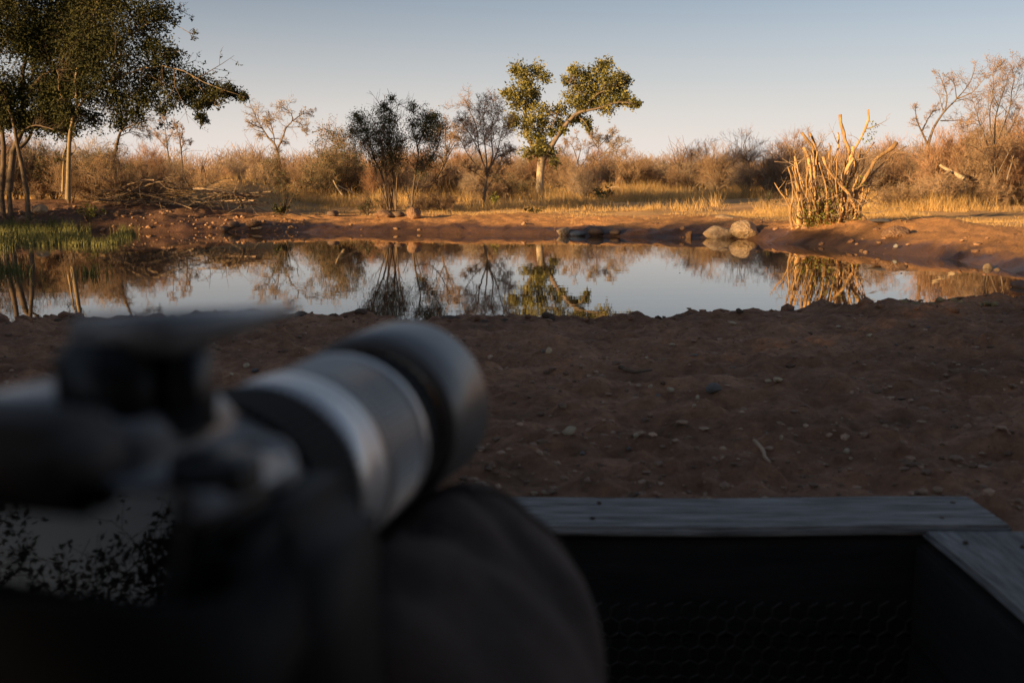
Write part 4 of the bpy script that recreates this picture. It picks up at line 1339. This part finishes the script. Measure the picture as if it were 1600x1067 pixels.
# stones strewn over the far bank
n = 1300
t_ = rng.random(n)
ii = (t_ * 62).astype(int) % len(POND)
bx_ = np.empty(n)
by_ = np.empty(n)
cnt = 0
while cnt < n:
    xx = rng.uniform(-17, 9, 4000)
    yy = rng.uniform(16, 29, 4000)
    ss = pond_sd(xx, yy)
    okk = (ss > -.05) & (ss < 1.6) & (rng.random(4000) < np.where(xx < -5.5, 1, .12))
    xx, yy = xx[okk], yy[okk]
    kq = min(len(xx), n - cnt)
    bx_[cnt:cnt + kq] = xx[:kq]
    by_[cnt:cnt + kq] = yy[:kq]
    cnt += kq
bz_ = land(bx_, by_)[0]
sz = .012 + .07 * rng.random(n) ** 5
V = ico[None] * rng.uniform(.65, 1.25, (n, 12, 1)) * sz[:, None, None] * np.array([1.1, 1, .7])
V = V + np.stack([bx_, by_, bz_ + sz * .2], -1)[:, None]
bs = MB()
bs.add(V.reshape(-1, 3), None, (icf[None] + (np.arange(n) * 12)[:, None, None]).reshape(-1, 3), np.repeat(rng.random(n), 12))
tag(bs.build('bank_rubble', M['rock_red'], smooth=False), 'broken red stones and clods strewn along the far bank', kind='stuff')


fb = MB()
n = 260
fx_ = rng.uniform(-14, 9, n)
fy_ = rng.uniform(12, 26, n)
fs_ = pond_sd(fx_, fy_)
kp = (fs_ < -.15) & (rng.random(n) < np.exp(fs_ * .45) + .06)
C_ = np.stack([fx_[kp], fy_[kp], np.full(kp.sum(), .004)], -1)
D_ = rng.normal(size=C_.shape) * [1, 1, 0]
fb.leaves(C_, D_ + [0, 0, .03], rng.uniform(.02, .06, len(C_)), .3)
tag(fb.build('floating_leaves', M['leaf_brown'], smooth=False), 'specks of dead leaf floating on the waterhole', kind='stuff')

# ------------------------------------------------------------------ brush pile, fallen wood, small plants
bp0 = on(285, 310, 28.6)
pile = thing('brush_pile', bp0, 'pile of tangled dead branches on the left bank', 'brush pile')
for i in range(46):
    x = 185 + 195 * random.random()
    hh = np.interp(x, [180, 230, 300, 380], [24, 36, 32, 18])
    y = 318 - hh * random.random() ** 1.3
    Yq = random.uniform(27.9, 29.4)
    a = random.uniform(-.6, .6) + (math.pi if random.random() < .5 else 0)
    l = random.uniform(18, 60)
    c = math.cos(a)
    s_ = math.sin(a)
    pts = np.array([at(x - c * l, y + s_ * l * .6, Yq), at(x - c * l * .3, y + s_ * l * .2 - 3 * random.random(), Yq + random.uniform(-.3, .3)), at(x + c * l * .4, y - s_ * l * .2 - 4 * random.random(), Yq + random.uniform(-.4, .4)), at(x + c * l, y - s_ * l * .5, Yq + random.uniform(-.5, .5))])
    zmin = land(pts[:, 0], pts[:, 1], False)[0]
    pts[:, 2] = np.maximum(pts[:, 2], zmin + .01)
    r0 = random.uniform(.012, .034)
    mb = MB()
    mb.tubes(resample(pts, 7) - bp0, np.linspace(r0, r0 * .4, 7), 5)
    mb.build('branch', [M['dead_wood'], M['bark_grey'], M['bark_dark']][i % 3], pile)
tw = MB()
n = 300
x = rng.uniform(165, 400, n)
hh = np.interp(x, [165, 230, 300, 400], [22, 38, 36, 14])
yv = 320 - hh * rng.random(n) ** 1.2
st = np.array([at(a_, b_, c_) for a_, b_, c_ in zip(x, yv, rng.uniform(27.8, 29.6, n))])
gz_ = land(st[:, 0], st[:, 1], False)[0]
st[:, 2] = np.maximum(st[:, 2], gz_ + .01)
d = unit(rng.normal(size=(n, 3)) * [1, .7, .45])
l = rng.uniform(.3, 1.1, n)[:, None]
P = np.stack([st, st + d * l * .5 + rng.normal(size=(n, 3)) * .06, st + d * l + rng.normal(size=(n, 3)) * .12], 1)
P[..., 2] = np.maximum(P[..., 2], gz_[:, None] + .005)
tw.tubes(P - bp0, np.broadcast_to(np.array([.009, .007, .004]), (n, 3)), 3)
tw.build('twigs', M['bark_grey'], pile)


def fallen(name, label, cat, pixs, Y, r, mat='dead_wood', mats=None):
    base = on(pixs[0][0][0], pixs[0][0][1], Y) if Y else hit(*pixs[0][0])
    root = thing(name, base, label, cat)
    for i, (pp, q) in enumerate(pixs_iter(pixs, r)):
        if Y is None:
            p_ = resample(np.array([hit(*c_) + [0, 0, q * .5] for c_ in pp]), 9)
            r_ = np.linspace(q, q * .55, 9)
        else:
            p_, r_ = limb(pp, Y, q, q * .55, n=9, dy=.25 * (-1) ** i)
        zg = land(p_[:, 0], p_[:, 1], False)[0]
        p_[:, 2] = np.maximum(p_[:, 2], zg + q * .4)
        p_ += rng.normal(size=p_.shape) * .15 * q
        mb = MB()
        mb.tubes(p_ - base, r_, 7)
        mb.build('branch', M[mat], root)
    return root


def pixs_iter(pixs, r):
    for i, pp in enumerate(pixs):
        yield pp, r * (1 if i == 0 else .6)


fallen('fallen_branch', 'pale forked fallen branch in the golden grass left of centre', 'branch', [[(536, 305), (528, 295), (521, 282)], [(528, 290), (540, 296), (556, 304), (566, 310)], [(540, 297), (552, 300)]], 33, .035, 'bark_pale')
fallen('fallen_log', 'short pale log lying aslant before the right-hand thicket', 'log', [[(1506, 279), (1496, 274), (1484, 267), (1469, 258)], [(1484, 268), (1476, 272)], [(1505, 276), (1508, 288), (1510, 303)]], 31, .075, 'bark_pale')
fallen('dead_branch', 'dark fallen dead branches under the scrub right of the tall tree', 'branch', [[(1122, 298), (1132, 290), (1148, 284), (1172, 283)], [(1135, 290), (1140, 299), (1150, 298)], [(1128, 296), (1120, 290), (1135, 283)]], 48, .09, 'bark_dark')
fallen('dead_branch', 'tangle of fallen pale dead wood right of the round grey crown', 'branch', [[(935, 291), (937, 297), (942, 304)], [(950, 296), (962, 292), (975, 297)], [(955, 300), (968, 301), (985, 304)], [(968, 296), (974, 303)]], 45, .06, 'dead_wood')
fallen('fallen_branch', 'thin bent stick leaning down to the soil at the right end of the brush pile', 'branch', [[(380, 325), (374, 312), (362, 303), (345, 305), (320, 316)]], 28.2, .03, 'bark_dark')
fallen('dead_branch', 'low heap of pale dead wood right of the pale forked trunk', 'branch', [[(862, 295), (872, 291), (888, 292), (900, 297)], [(866, 298), (880, 296), (895, 301)]], 50, .05, 'dead_wood')
fallen('fallen_branch', 'thin pale stick across the right bank beside the stump', 'branch', [[(1408, 347), (1440, 341), (1465, 338), (1478, 338)], [(1440, 341), (1450, 345)]], None, .012, 'dead_wood')


def plant(name, label, x, Y, h, w, n, lsize, mat, stems=9, cat='plant'):
    """low plant: upright stems with leaves along them"""
    p = at(x, 300, Y)
    base = np.array([p[0], Y, gz(p[0], Y)])
    st, lf = MB(), MB()
    a = rng.uniform(0, 6.28, stems)
    k = np.linspace(0, 1, 5)
    P = np.zeros((stems, 5, 3))
    ln = rng.uniform(.15, 1, stems) * w
    P[..., 0] = np.cos(a)[:, None] * ln[:, None] * k
    P[..., 1] = np.sin(a)[:, None] * ln[:, None] * k
    P[..., 2] = (h * rng.uniform(.6, 1, stems))[:, None] * k ** .8 - .02
    st.tubes(P, np.broadcast_to(.012 * (1.1 - k), (stems, 5)), 4)
    C, CR = spawn(P, np.full((stems, 5), .01), 4, .4, .6, .1, 3, .5, .3, 1, .2, rmin=.004)
    st.tubes(C, CR, 3)
    q = rng.integers(0, len(C), n)
    t = rng.random((n, 1))
    pos = C[q, 0] * (1 - t) + C[q, 2] * t
    lf.leaves(pos, rng.normal(size=pos.shape) + [0, 0, .4], lsize * rng.uniform(.6, 1.3, n), .55)
    root = thing(name, base, label, cat)
    st.build('stems', M['bark_dark'], root)
    lf.build('leaves', M[mat], root, smooth=False)
    return root


plant('small_shrub', 'small thin shrub with a few broad leaves on the bank right of the brush pile', 443, 28.6, 1.25, .75, 260, .05, 'leaf_olive', 13, 'shrub')
plant('low_plant', 'leafy green clump at the foot of the small thin shrub', 440, 28.3, .35, .3, 120, .10, 'leaf_dark', 8)
plant('low_plant', 'grey-green low bush in front of the round grey crown', 940, 40, .55, .7, 420, .09, 'leaf_olive', 12)
plant('low_plant', 'tiny green plant on top of the far bank below the tall tree', 836, 29.5, .18, .32, 150, .07, 'leaf_dark', 8)
plant('low_plant', 'upright yellow-leaved plant left of the tall green tree', 773, 34, .55, .14, 110, .10, 'leaf_sprout', 5)
plant('low_plant', 'grey-green tuft in the grass left of the reddish rocks', 573, 29.0, .5, .45, 300, .05, 'leaf_olive', 12)
plant('low_plant', 'leafy weeds at the foot of the sunlit trunk', 133, 26.6, .45, .55, 260, .07, 'leaf_sprout', 10)
plant('low_plant', 'small dark bush in the grass left of the cut stump', 1200, 32, .5, .5, 160, .05, 'leaf_olive', 10)
fallen('fallen_branch', 'crooked pale twig lying on the soil near the wooden frame', 'twig', [[(1178, 699), (1186, 705), (1193, 713), (1202, 725)], [(1190, 710), (1200, 708)]], None, .006, 'dead_wood')
fallen('fallen_branch', 'short dark stick on the trodden soil beyond the lens', 'stick', [[(968, 582), (985, 585), (1002, 588), (1018, 588)]], None, .008, 'bark_dark')


# ------------------------------------------------------------------ the sunken hide
M['old_plank'] = noise_mat('old_plank', (.09, .085, .08), (.34, .33, .32), 7, .75, .006, 40, stretch=(1, 9, 9), spec=.3)
M['old_plank_side'] = noise_mat('old_plank_side', (.08, .075, .07), (.28, .27, .26), 7, .75, .006, 40, stretch=(9, 1, 9), spec=.3)
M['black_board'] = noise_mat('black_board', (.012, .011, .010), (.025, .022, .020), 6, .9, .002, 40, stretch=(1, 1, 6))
M['netting'] = noise_mat('netting', (.035, .031, .027), (.065, .057, .05), 20, .8)
M['dark_board'] = noise_mat('dark_board', (.04, .03, .022), (.08, .06, .045), 6, .85, .003, 30, stretch=(1, 6, 6))
M['shade_board'] = noise_mat('shade_board', (.05, .04, .03), (.10, .08, .06), 6, .9, .003, 30, stretch=(6, 1, 6))


def plank(name, lo, hi, mat, parent, bev=.006, warp=.003, seed=0):
    import bmesh
    lo, hi = np.array(lo, float), np.array(hi, float)
    bm = bmesh.new()
    bmesh.ops.create_cube(bm, size=1)
    for v in bm.verts:
        v.co = Vector(((v.co.x + .5) * (hi[0] - lo[0]) + lo[0], (v.co.y + .5) * (hi[1] - lo[1]) + lo[1], (v.co.z + .5) * (hi[2] - lo[2]) + lo[2]))
    long = int(np.argmax(hi - lo))
    ed = [e for e in bm.edges if abs((e.verts[0].co - e.verts[1].co)[long]) > 1e-4]
    bmesh.ops.subdivide_edges(bm, edges=ed, cuts=14, use_grid_fill=True)
    bmesh.ops.bevel(bm, geom=[e for e in bm.edges if len(e.link_faces) == 2 and e.calc_face_angle(0) > .8], offset=bev, segments=2, affect='EDGES')
    for v in bm.verts:
        c = v.co[long] * 3.1 + seed
        if warp:
            o1, o2 = [i for i in range(3) if i != long]
            v.co[o1] += warp * math.sin(c * 1.7 + 1) + warp * .6 * math.sin(c * 5.1 + v.co[o2] * 30)
            v.co[o2] += warp * .6 * math.sin(c * 2.3)
    me = bpy.data.meshes.new(name)
    bm.to_mesh(me)
    bm.free()
    me.materials.append(mat)
    return put(name, me, parent)


frame = thing('hatch_frame', (0, 0, 0), 'weathered grey timber frame round the dark hatch of the hide', 'frame')
plank('front_plank', (-1.75, 1.735, .570), (.912, 1.915, .588), M['old_plank'], frame, seed=1)
plank('side_plank', (.742, -.3, .570), (.930, 1.73, .585), M['old_plank_side'], frame, seed=2)
plank('rear_plank', (-1.75, .95, .535), (.71, 1.185, .570), M['dark_board'], frame, seed=3)
M['nail'] = noise_mat('nail', (.05, .035, .025), (.10, .07, .05), 40, .7, metallic=.5)
for nx_, ny_ in ((.80, 1.78), (.86, 1.87), (.15, 1.78), (.17, 1.87), (.79, 1.66), (.88, 1.64)):
    nb_ = MB()
    nb_.lathe([(-.004, .0045), (.0018, .0045), (.0025, .0035), (.0026, .0001)], np.array([nx_, ny_, .589 if ny_ > 1.73 else .586]), np.array([0, 0, 1.0]), np.array([1.0, 0, 0]), np.array([0, 1.0, 0]), 12)
    nb_.build('nail', M['nail'], frame)
wall = thing('hide_wall', (0, 0, 0), 'black boarded inner wall of the hide below the hatch', 'wall')
for i in range(5):
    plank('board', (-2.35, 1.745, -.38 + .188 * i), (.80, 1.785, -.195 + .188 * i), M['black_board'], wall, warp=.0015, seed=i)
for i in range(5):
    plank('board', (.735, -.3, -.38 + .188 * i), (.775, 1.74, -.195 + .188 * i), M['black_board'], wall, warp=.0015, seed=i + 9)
# hexagonal netting hung inside the front wall
net = MB()
a_ = .019
segs = []
for r in range(-1, 9):
    for c in range(-45, 24):
        cx = c * a_ * 1.732 + (r % 2) * a_ * .866
        cz = .20 + r * a_ * 1.5
        for q in range(3):
            t0 = math.radians(90 + 60 * q)
            t1 = math.radians(150 + 60 * q)
            segs.append([(cx + a_ * math.cos(t0), 1.728 + .004 * math.sin(cx * 20), cz + a_ * math.sin(t0)), (cx + a_ * math.cos(t1), 1.728 + .004 * math.sin(cx * 20 + 1), cz + a_ * math.sin(t1))])
net.tubes(np.array(segs), np.full((len(segs), 2), .0022), 4)
tag(net.build('netting', M['netting']), 'dark hexagonal netting hung on the inner wall of the hatch', 'netting')
floor = MB()
floor.box((-2.38, -2.58, -.44), (.78, 1.78, -.39))
tag(floor.build('hide_floor', M['dark_board']), 'dark floor of the sunken hide', kind='structure')
shelf = thing('shelf', (-.1, .35, .85), 'dark wooden shelf under the beanbag and camera', 'shelf')
plank('board', (-.75, -.23, -.015), (.35, .27, .015), M['dark_board'], shelf)
for x_ in (-.7, .3):
    plank('leg', (x_ - .03, -.03, -1.24), (x_ + .03, .03, -.017), M['dark_board'], shelf, warp=.001)


M['shade_board'] = noise_mat('shade_board', (.05, .04, .03), (.10, .08, .06), 6, .9, .003, 30, stretch=(6, 1, 6))
roof = thing('shade_roof', (0, 0, 0), 'unseen boarded roof added to darken the camera and beanbag', 'roof')  # out of view, added to darken the camera body and beanbag
for i in range(8):
    plank('board', (-.90 + i * .235, -2.6, 2.02), (-.675 + i * .235, -.05, 2.05), M['shade_board'], roof, warp=.002, seed=i)
for y_ in (-.12, -2.5):
    plank('post', (.87, y_ - .05, -.39), (.97, y_ + .05, 2.015), M['shade_board'], roof, warp=.002)
    plank('post', (-.90, y_ - .05, -.39), (-.80, y_ + .05, 2.015), M['shade_board'], roof, warp=.002)
back = thing('shade_screen', (0, 0, 0), 'unseen boarded screen added on the right to keep skylight off the foreground', 'screen')  # out of view, added to hold skylight off the foreground
for i in range(7):
    plank('board', (.99, -2.55, .62 + .2 * i), (1.03, .2, .81 + .2 * i), M['shade_board'], back, warp=.002, seed=i)

# ------------------------------------------------------------------ beanbag and camera
M['canvas'] = noise_mat('canvas', (.055, .040, .034), (.10, .075, .064), 30, .9, .0012, 300, spec=.2)
M['black_plastic'] = noise_mat('black_plastic', (.012, .012, .013), (.020, .020, .021), 60, .42, .0002, 900, spec=.5)
M['black_rubber'] = noise_mat('black_rubber', (.006, .006, .006), (.012, .0115, .011), 60, .75, .0003, 700, spec=.3)
M['eyecup_rubber'] = noise_mat('eyecup_rubber', (.05, .048, .048), (.08, .076, .075), 60, .75, .0003, 700, spec=.3)
M['grey_barrel'] = noise_mat('grey_barrel', (.21, .205, .20), (.27, .265, .258), 40, .36, spec=.6)
M['silver_ring'] = noise_mat('silver_ring', (.72, .71, .70), (.80, .79, .78), 40, .34, metallic=.5)
M['hood_plastic'] = noise_mat('hood_plastic', (.12, .115, .112), (.155, .15, .146), 50, .36, spec=.6)
M['top_plate'] = noise_mat('top_plate', (.32, .32, .32), (.40, .40, .40), 50, .35, spec=.6)
M['dial_metal'] = noise_mat('dial_metal', (.42, .41, .40), (.52, .51, .50), 50, .4, metallic=.3)
M['screen_glass'] = noise_mat('screen_glass', (.004, .004, .005), (.005, .005, .006), 10, .022, spec=.34)
M['lens_glass'] = noise_mat('lens_glass', (.004, .004, .008), (.006, .006, .010), 10, .02, spec=.8)

LA = EYE + np.array([-.0966, .3987, -.1207])
laz, lel = .2248, -.017
ax = np.array([math.sin(laz) * math.cos(lel), math.cos(laz) * math.cos(lel), math.sin(lel)])
rt = np.array([math.cos(laz), -math.sin(laz), 0])
up = np.cross(rt, ax)


def loc(r, s, u):
    return LA + rt * r + ax * s + up * u


cbase = loc(0, -.12, -.055)
cam_root = thing('digital_camera', cbase, 'digital camera with long grey zoom lens resting on the beanbag', 'camera')


def cpart(mb, name, mat, parent=cam_root, smooth=True, off=True):
    if off:
        mb.v = [v - cbase for v in mb.v]
    return mb.build(name, mat, parent, smooth)


def rbox(name, lo, hi, mat, parent=cam_root, bev=.006, taper=None, seg=3, rot=None):
    """rounded box in lens coordinates r, s, u"""
    import bmesh
    bm = bmesh.new()
    bmesh.ops.create_cube(bm, size=1)
    lo, hi = np.array(lo, float), np.array(hi, float)
    mid = (lo + hi) / 2
    for v in bm.verts:
        c = np.array(v.co) * (hi - lo)
        if taper:
            c = taper(c, v.co)
        v.co = c
    bmesh.ops.bevel(bm, geom=list(bm.edges), offset=bev, segments=seg, affect='EDGES', clamp_overlap=True)
    for v in bm.verts:
        c = np.array(v.co)
        if rot is not None:
            c = rot @ c
        c = c + mid
        v.co = loc(*c) - cbase
    bmesh.ops.recalc_face_normals(bm, faces=bm.faces)
    me = bpy.data.meshes.new(name)
    bm.to_mesh(me)
    bm.free()
    for pg in me.polygons:
        pg.use_smooth = True
    me.materials.append(mat)
    return put(name, me, parent)


rbox('body', (-.068, -.165, -.055), (.064, -.108, .036), M['black_rubber'], bev=.009)
rbox('grip', (.040, -.160, -.055), (.075, -.072, .030), M['black_rubber'], bev=.012)
rbox('top_plate', (-.066, -.162, .0365), (.062, -.110, .043), M['top_plate'], bev=.003)


def tp(c, q):
    if q.z > 0:
        c = c * np.array([.72, .8, 1])
    return c


rbox('viewfinder_housing', (-.040, -.149, .0432), (.034, -.082, .060), M['top_plate'], bev=.005, taper=tp)
rbox('eyecup', (-.042, -.184, .0445), (.036, -.150, .0635), M['eyecup_rubber'], bev=.005)
fl_root = rbox('flash_arm', (.001, -.138, .045), (.025, -.104, .0762), M['black_plastic'], bev=.003)
rbox('flash_arm', (.0252, -.124, .046), (.034, -.104, .0745), M['black_plastic'], bev=.003)


def wedge(c, q):
    if q.y > 0:
        c = c * np.array([.42, 1, .35]) + np.array([0, 0, -.003])
    return c


rbox('flash_head', (.003, -.132, .0735), (.037, -.030, .0830), M['top_plate'], bev=.003, taper=wedge)
# control dial leaning back
dmb = MB()
dn = unit(up * .62 - ax * .62 + rt * .25)
d1 = unit(np.cross(dn, rt))
d2 = np.cross(dn, d1)
dc = loc(.043, -.098, .033)
dmb.lathe([(-.006, 0.0001), (-.006, .0105), (.004, .0105), (.0052, .0095), (.0054, .0001)], dc, dn, d1, d2, 48)
cpart(dmb, 'dial', M['dial_metal'])
dmb = MB()
dc = loc(.052, -.140, .043)
dmb.lathe([(-.002, .012), (.005, .012), (.006, .011), (.006, .0001)], dc, up, rt, ax, 60, (4, .0006))
cpart(dmb, 'dial', M['black_plastic'])
# tilted screen on the back; an added dark strap blots out its lower reflection
TL = math.radians(23.0)
rt3 = np.array([[1, 0, 0], [0, math.cos(TL), math.sin(TL)], [0, -math.sin(TL), math.cos(TL)]])
rt3 = rt3.T if (rt3 @ np.array([0, -1, 0]))[2] < 0 else rt3


def scr_box(name, lo, hi, mat, parent, bev):
    # box given in screen coordinates: r, outwards, along the screen; hung from its top edge
    import bmesh
    bm = bmesh.new()
    bmesh.ops.create_cube(bm, size=1)
    lo, hi = np.array(lo, float), np.array(hi, float)
    for v in bm.verts:
        v.co = (np.array(v.co) + .5) * (hi - lo) + lo
    bmesh.ops.bevel(bm, geom=list(bm.edges), offset=bev, segments=2, affect='EDGES', clamp_overlap=True)
    for v in bm.verts:
        c = rt3 @ np.array(v.co)
        v.co = loc(c[0], c[1] - .168, c[2] + .0485) - cbase
    bmesh.ops.recalc_face_normals(bm, faces=bm.faces)
    me = bpy.data.meshes.new(name)
    bm.to_mesh(me)
    bm.free()
    me.materials.append(mat)
    return put(name, me, parent)


scr = scr_box('screen', (-.045, .001, -.052), (.0595, .006, 0), M['black_plastic'], cam_root, .0012)
scr_box('screen_glass', (-.043, -.0002, -.050), (.0580, .0008, -.0015), M['screen_glass'], scr, .0002)
smb = MB()
sp_ = np.array([loc(-.10, -.200, .040), loc(-.03, -.206, .035), loc(.02, -.208, .0325), loc(.05, -.204, .0315), loc(.074, -.180, .024), loc(.077, -.150, .034)])
sp_ = resample(sp_, 24)
for dz in (0,):
    up_ = unit(up - ax * .25)
    q_ = np.concatenate([sp_ + up_ * .004, sp_ - up_ * .034])
    ii_ = np.arange(23)
    smb.add(np.concatenate([q_, q_ + ax * .0018]), np.concatenate([np.stack([ii_, ii_ + 1, ii_ + 25, ii_ + 24], -1), np.stack([ii_ + 48, ii_ + 72, ii_ + 73, ii_ + 49], -1), np.stack([ii_, ii_ + 48, ii_ + 49, ii_ + 1], -1)]))
cpart(smb, 'added_strap', M['black_rubber'])
# lens
e1, e2 = rt, up
lens = MB()
lens.lathe([(-.110, .034), (-.090, .036), (-.062, .0385), (-.050, .040)], LA, ax, e1, e2, 96)
lens_o = cpart(lens, 'lens_barrel', M['grey_barrel'])


def lring(name, prof, mat, rib=None, k=96, parent=None):
    mb = MB()
    mb.lathe(prof, LA, ax, e1, e2, k, rib)
    return cpart(mb, name, mat, parent or lens_o, smooth=rib is None)


lring('focus_ring', [(-.050, .040), (-.0495, .0432), (-.016, .0432), (-.0155, .040)], M['black_rubber'], (4, .0011), 288)
lring('barrel_ring', [(-.0155, .0405), (-.015, .0425), (.004, .0428), (.005, .0420), (.006, .0428), (.014, .043), (.0145, .041)], M['silver_ring'])
lring('barrel_section', [(.0145, .041), (.015, .0425), (.020, .043), (.0205, .0415), (.0212, .0430), (.024, .0430), (.0243, .041)], M['grey_barrel'])
lring('zoom_ring', [(.0243, .041), (.025, .0428), (.064, .0428), (.0645, .041)], M['grey_barrel'], (4, .0008), 360)
lring('silver_band', [(.0645, .041), (.065, .0432), (.0695, .0432), (.0705, .040)], M['silver_ring'])
lring('front_barrel', [(.0705, .040), (.072, .038), (.120, .038), (.121, .036), (.1212, .0001)], M['black_plastic'])
hood = lring('lens_hood', [(.104, .0400), (.1035, .0452), (.105, .0464), (.134, .0472), (.163, .0480), (.1645, .0478), (.1645, .0455), (.122, .0415), (.110, .0390)], M['hood_plastic'], None, 128)
lring('hood_collar', [(.0705, .0398), (.074, .0392), (.1025, .0395), (.103, .038)], M['black_rubber'], (6, .0008), 216)

# beanbag: a slumped pillow with a furrow pressed in by the lens
nu, nv = 96, 64
u_ = np.linspace(0, 2 * math.pi, nu, endpoint=False)
v_ = np.linspace(-math.pi / 2, math.pi / 2, nv)
U, Vv = np.meshgrid(u_, v_)


def sp(a, e):
    return np.sign(a) * np.abs(a) ** e


bxs, bys, bzs = .134, .150, .088
xb = bxs * sp(np.cos(Vv), .75) * sp(np.cos(U), .85)
yb = bys * sp(np.cos(Vv), .75) * sp(np.sin(U), .85)
zb = bzs * sp(np.sin(Vv), .85)
bag_c = np.array([-.090, .455, .8653 + bzs])
xw = bag_c[0] + xb * np.cos(-laz) - yb * np.sin(-laz)
yw = bag_c[1] + xb * np.sin(-laz) + yb * np.cos(-laz)
zw = bag_c[2] + zb
# distance from the lens axis, seen from above
rel_r = (xw - LA[0]) * rt[0] + (yw - LA[1]) * rt[1]
rel_s = (xw - LA[0]) * math.sin(laz) + (yw - LA[1]) * math.cos(laz)
topm = sstep(-.2, .5, zb / bzs)
zw = zw + topm * (.014 * np.exp(-((rel_r - .055) / .026) ** 2) + .014 * np.exp(-((rel_r + .062) / .03) ** 2))
axz = LA[2] + math.tan(lel) * rel_s
bot = axz - np.sqrt(np.maximum(.0465 ** 2 - rel_r ** 2, 0)) - .0015
bot = np.where((np.abs(rel_r) < .0465) & (rel_s > -.06), bot, 9)
bot2 = np.where((np.abs(rel_r) < .085) & (rel_s <= -.05), axz - .059, 9)
zw = np.minimum(zw, np.minimum(bot, bot2))
zw = zw + topm * .0025 * fbm(xw * 40, yw * 40, 3, 201) + .003 * np.sin(xw * 60 + zw * 90) * (1 - topm) * .6
fold = .008 * np.exp(-((rel_s - .10 + .4 * (rel_r - .05)) / .010) ** 2) * topm * (rel_r > .03) + .007 * np.exp(-((rel_s - .05 - .3 * (rel_r - .06)) / .012) ** 2) * topm * (rel_r > .04)
zw = zw - fold
zw = np.maximum(zw, .8662)
vb = np.stack([xw, yw, zw], -1).reshape(-1, 3)
ib = np.arange(nv * nu).reshape(nv, nu)
qb = np.stack([ib[:-1], np.roll(ib, -1, 1)[:-1], np.roll(ib, -1, 1)[1:], ib[1:]], -1).reshape(-1, 4)
bag = MB()
bag.add(vb - [bag_c[0], bag_c[1], .866], qb)
bo = bag.build('beanbag', M['canvas'])
bo.location = (bag_c[0], bag_c[1], .866)
for col_i in (80, 10):
    sv = vb.reshape(nv, nu, 3)[18:58, col_i] - np.array([bag_c[0], bag_c[1], .866])
    sm_ = MB()
    sm_.tubes(resample(sv, 40), np.full(40, .0026), 6)
    sm_.build('seam', M['canvas'], bo)
tag(bo, 'dark brown canvas beanbag under the camera lens', 'beanbag')

# ------------------------------------------------------------------ trees behind and left of the hide, which shade the near ground
sh = []
for sd, h in ((301, 5.0), (302, 5.4)):
    w_, t_, c_ = scrub(sd, h, .40, 13, 8, 6, 3, .06, .08, 16000, .11)
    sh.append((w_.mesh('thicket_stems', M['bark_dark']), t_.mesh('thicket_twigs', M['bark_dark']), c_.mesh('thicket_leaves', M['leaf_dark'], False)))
spots = [(-7.5, -4.6, .62), (-8.2, .3, .62), (-6.2, -2.4, .5), (-4.6, -4.4, .55), (-15.5, 19.5, .40), (-18.5, 17, .48), (-14.5, 12.5, .52), (-17, 9.5, .66), (-13, 6.5, .7), (-16, 3.5, .9), (-12, 1.5, .75), (-14, -2.0, .9), (-9.5, -2.5, .75), (-11, -6.5, .95), (-6, -6.5, .8), (-7, -10.5, 1.0), (-2, -8.5, .8), (-20, 6, 1.0), (-19, -1, 1.0), (-22, 12, .58), (-13, -11, 1.1), (-24, 2, 1.1), (-17, -8, 1.1), (2.5, -10, .9), (-21, 20, .55)]
for i, (x_, y_, s_) in enumerate(spots):
    o = thing('thicket_tree', (x_, y_, gz(x_, y_) - .05), 'leafy tree of the thicket behind and left of the hide', 'tree', 'trees of the thicket behind the hide')
    o.scale = (s_, s_, s_)
    o.rotation_euler = (0, 0, i * 1.7)
    put('trunk', sh[i % 2][0], o)
    put('twigs', sh[i % 2][1], o)
    put('crown', sh[i % 2][2], o)
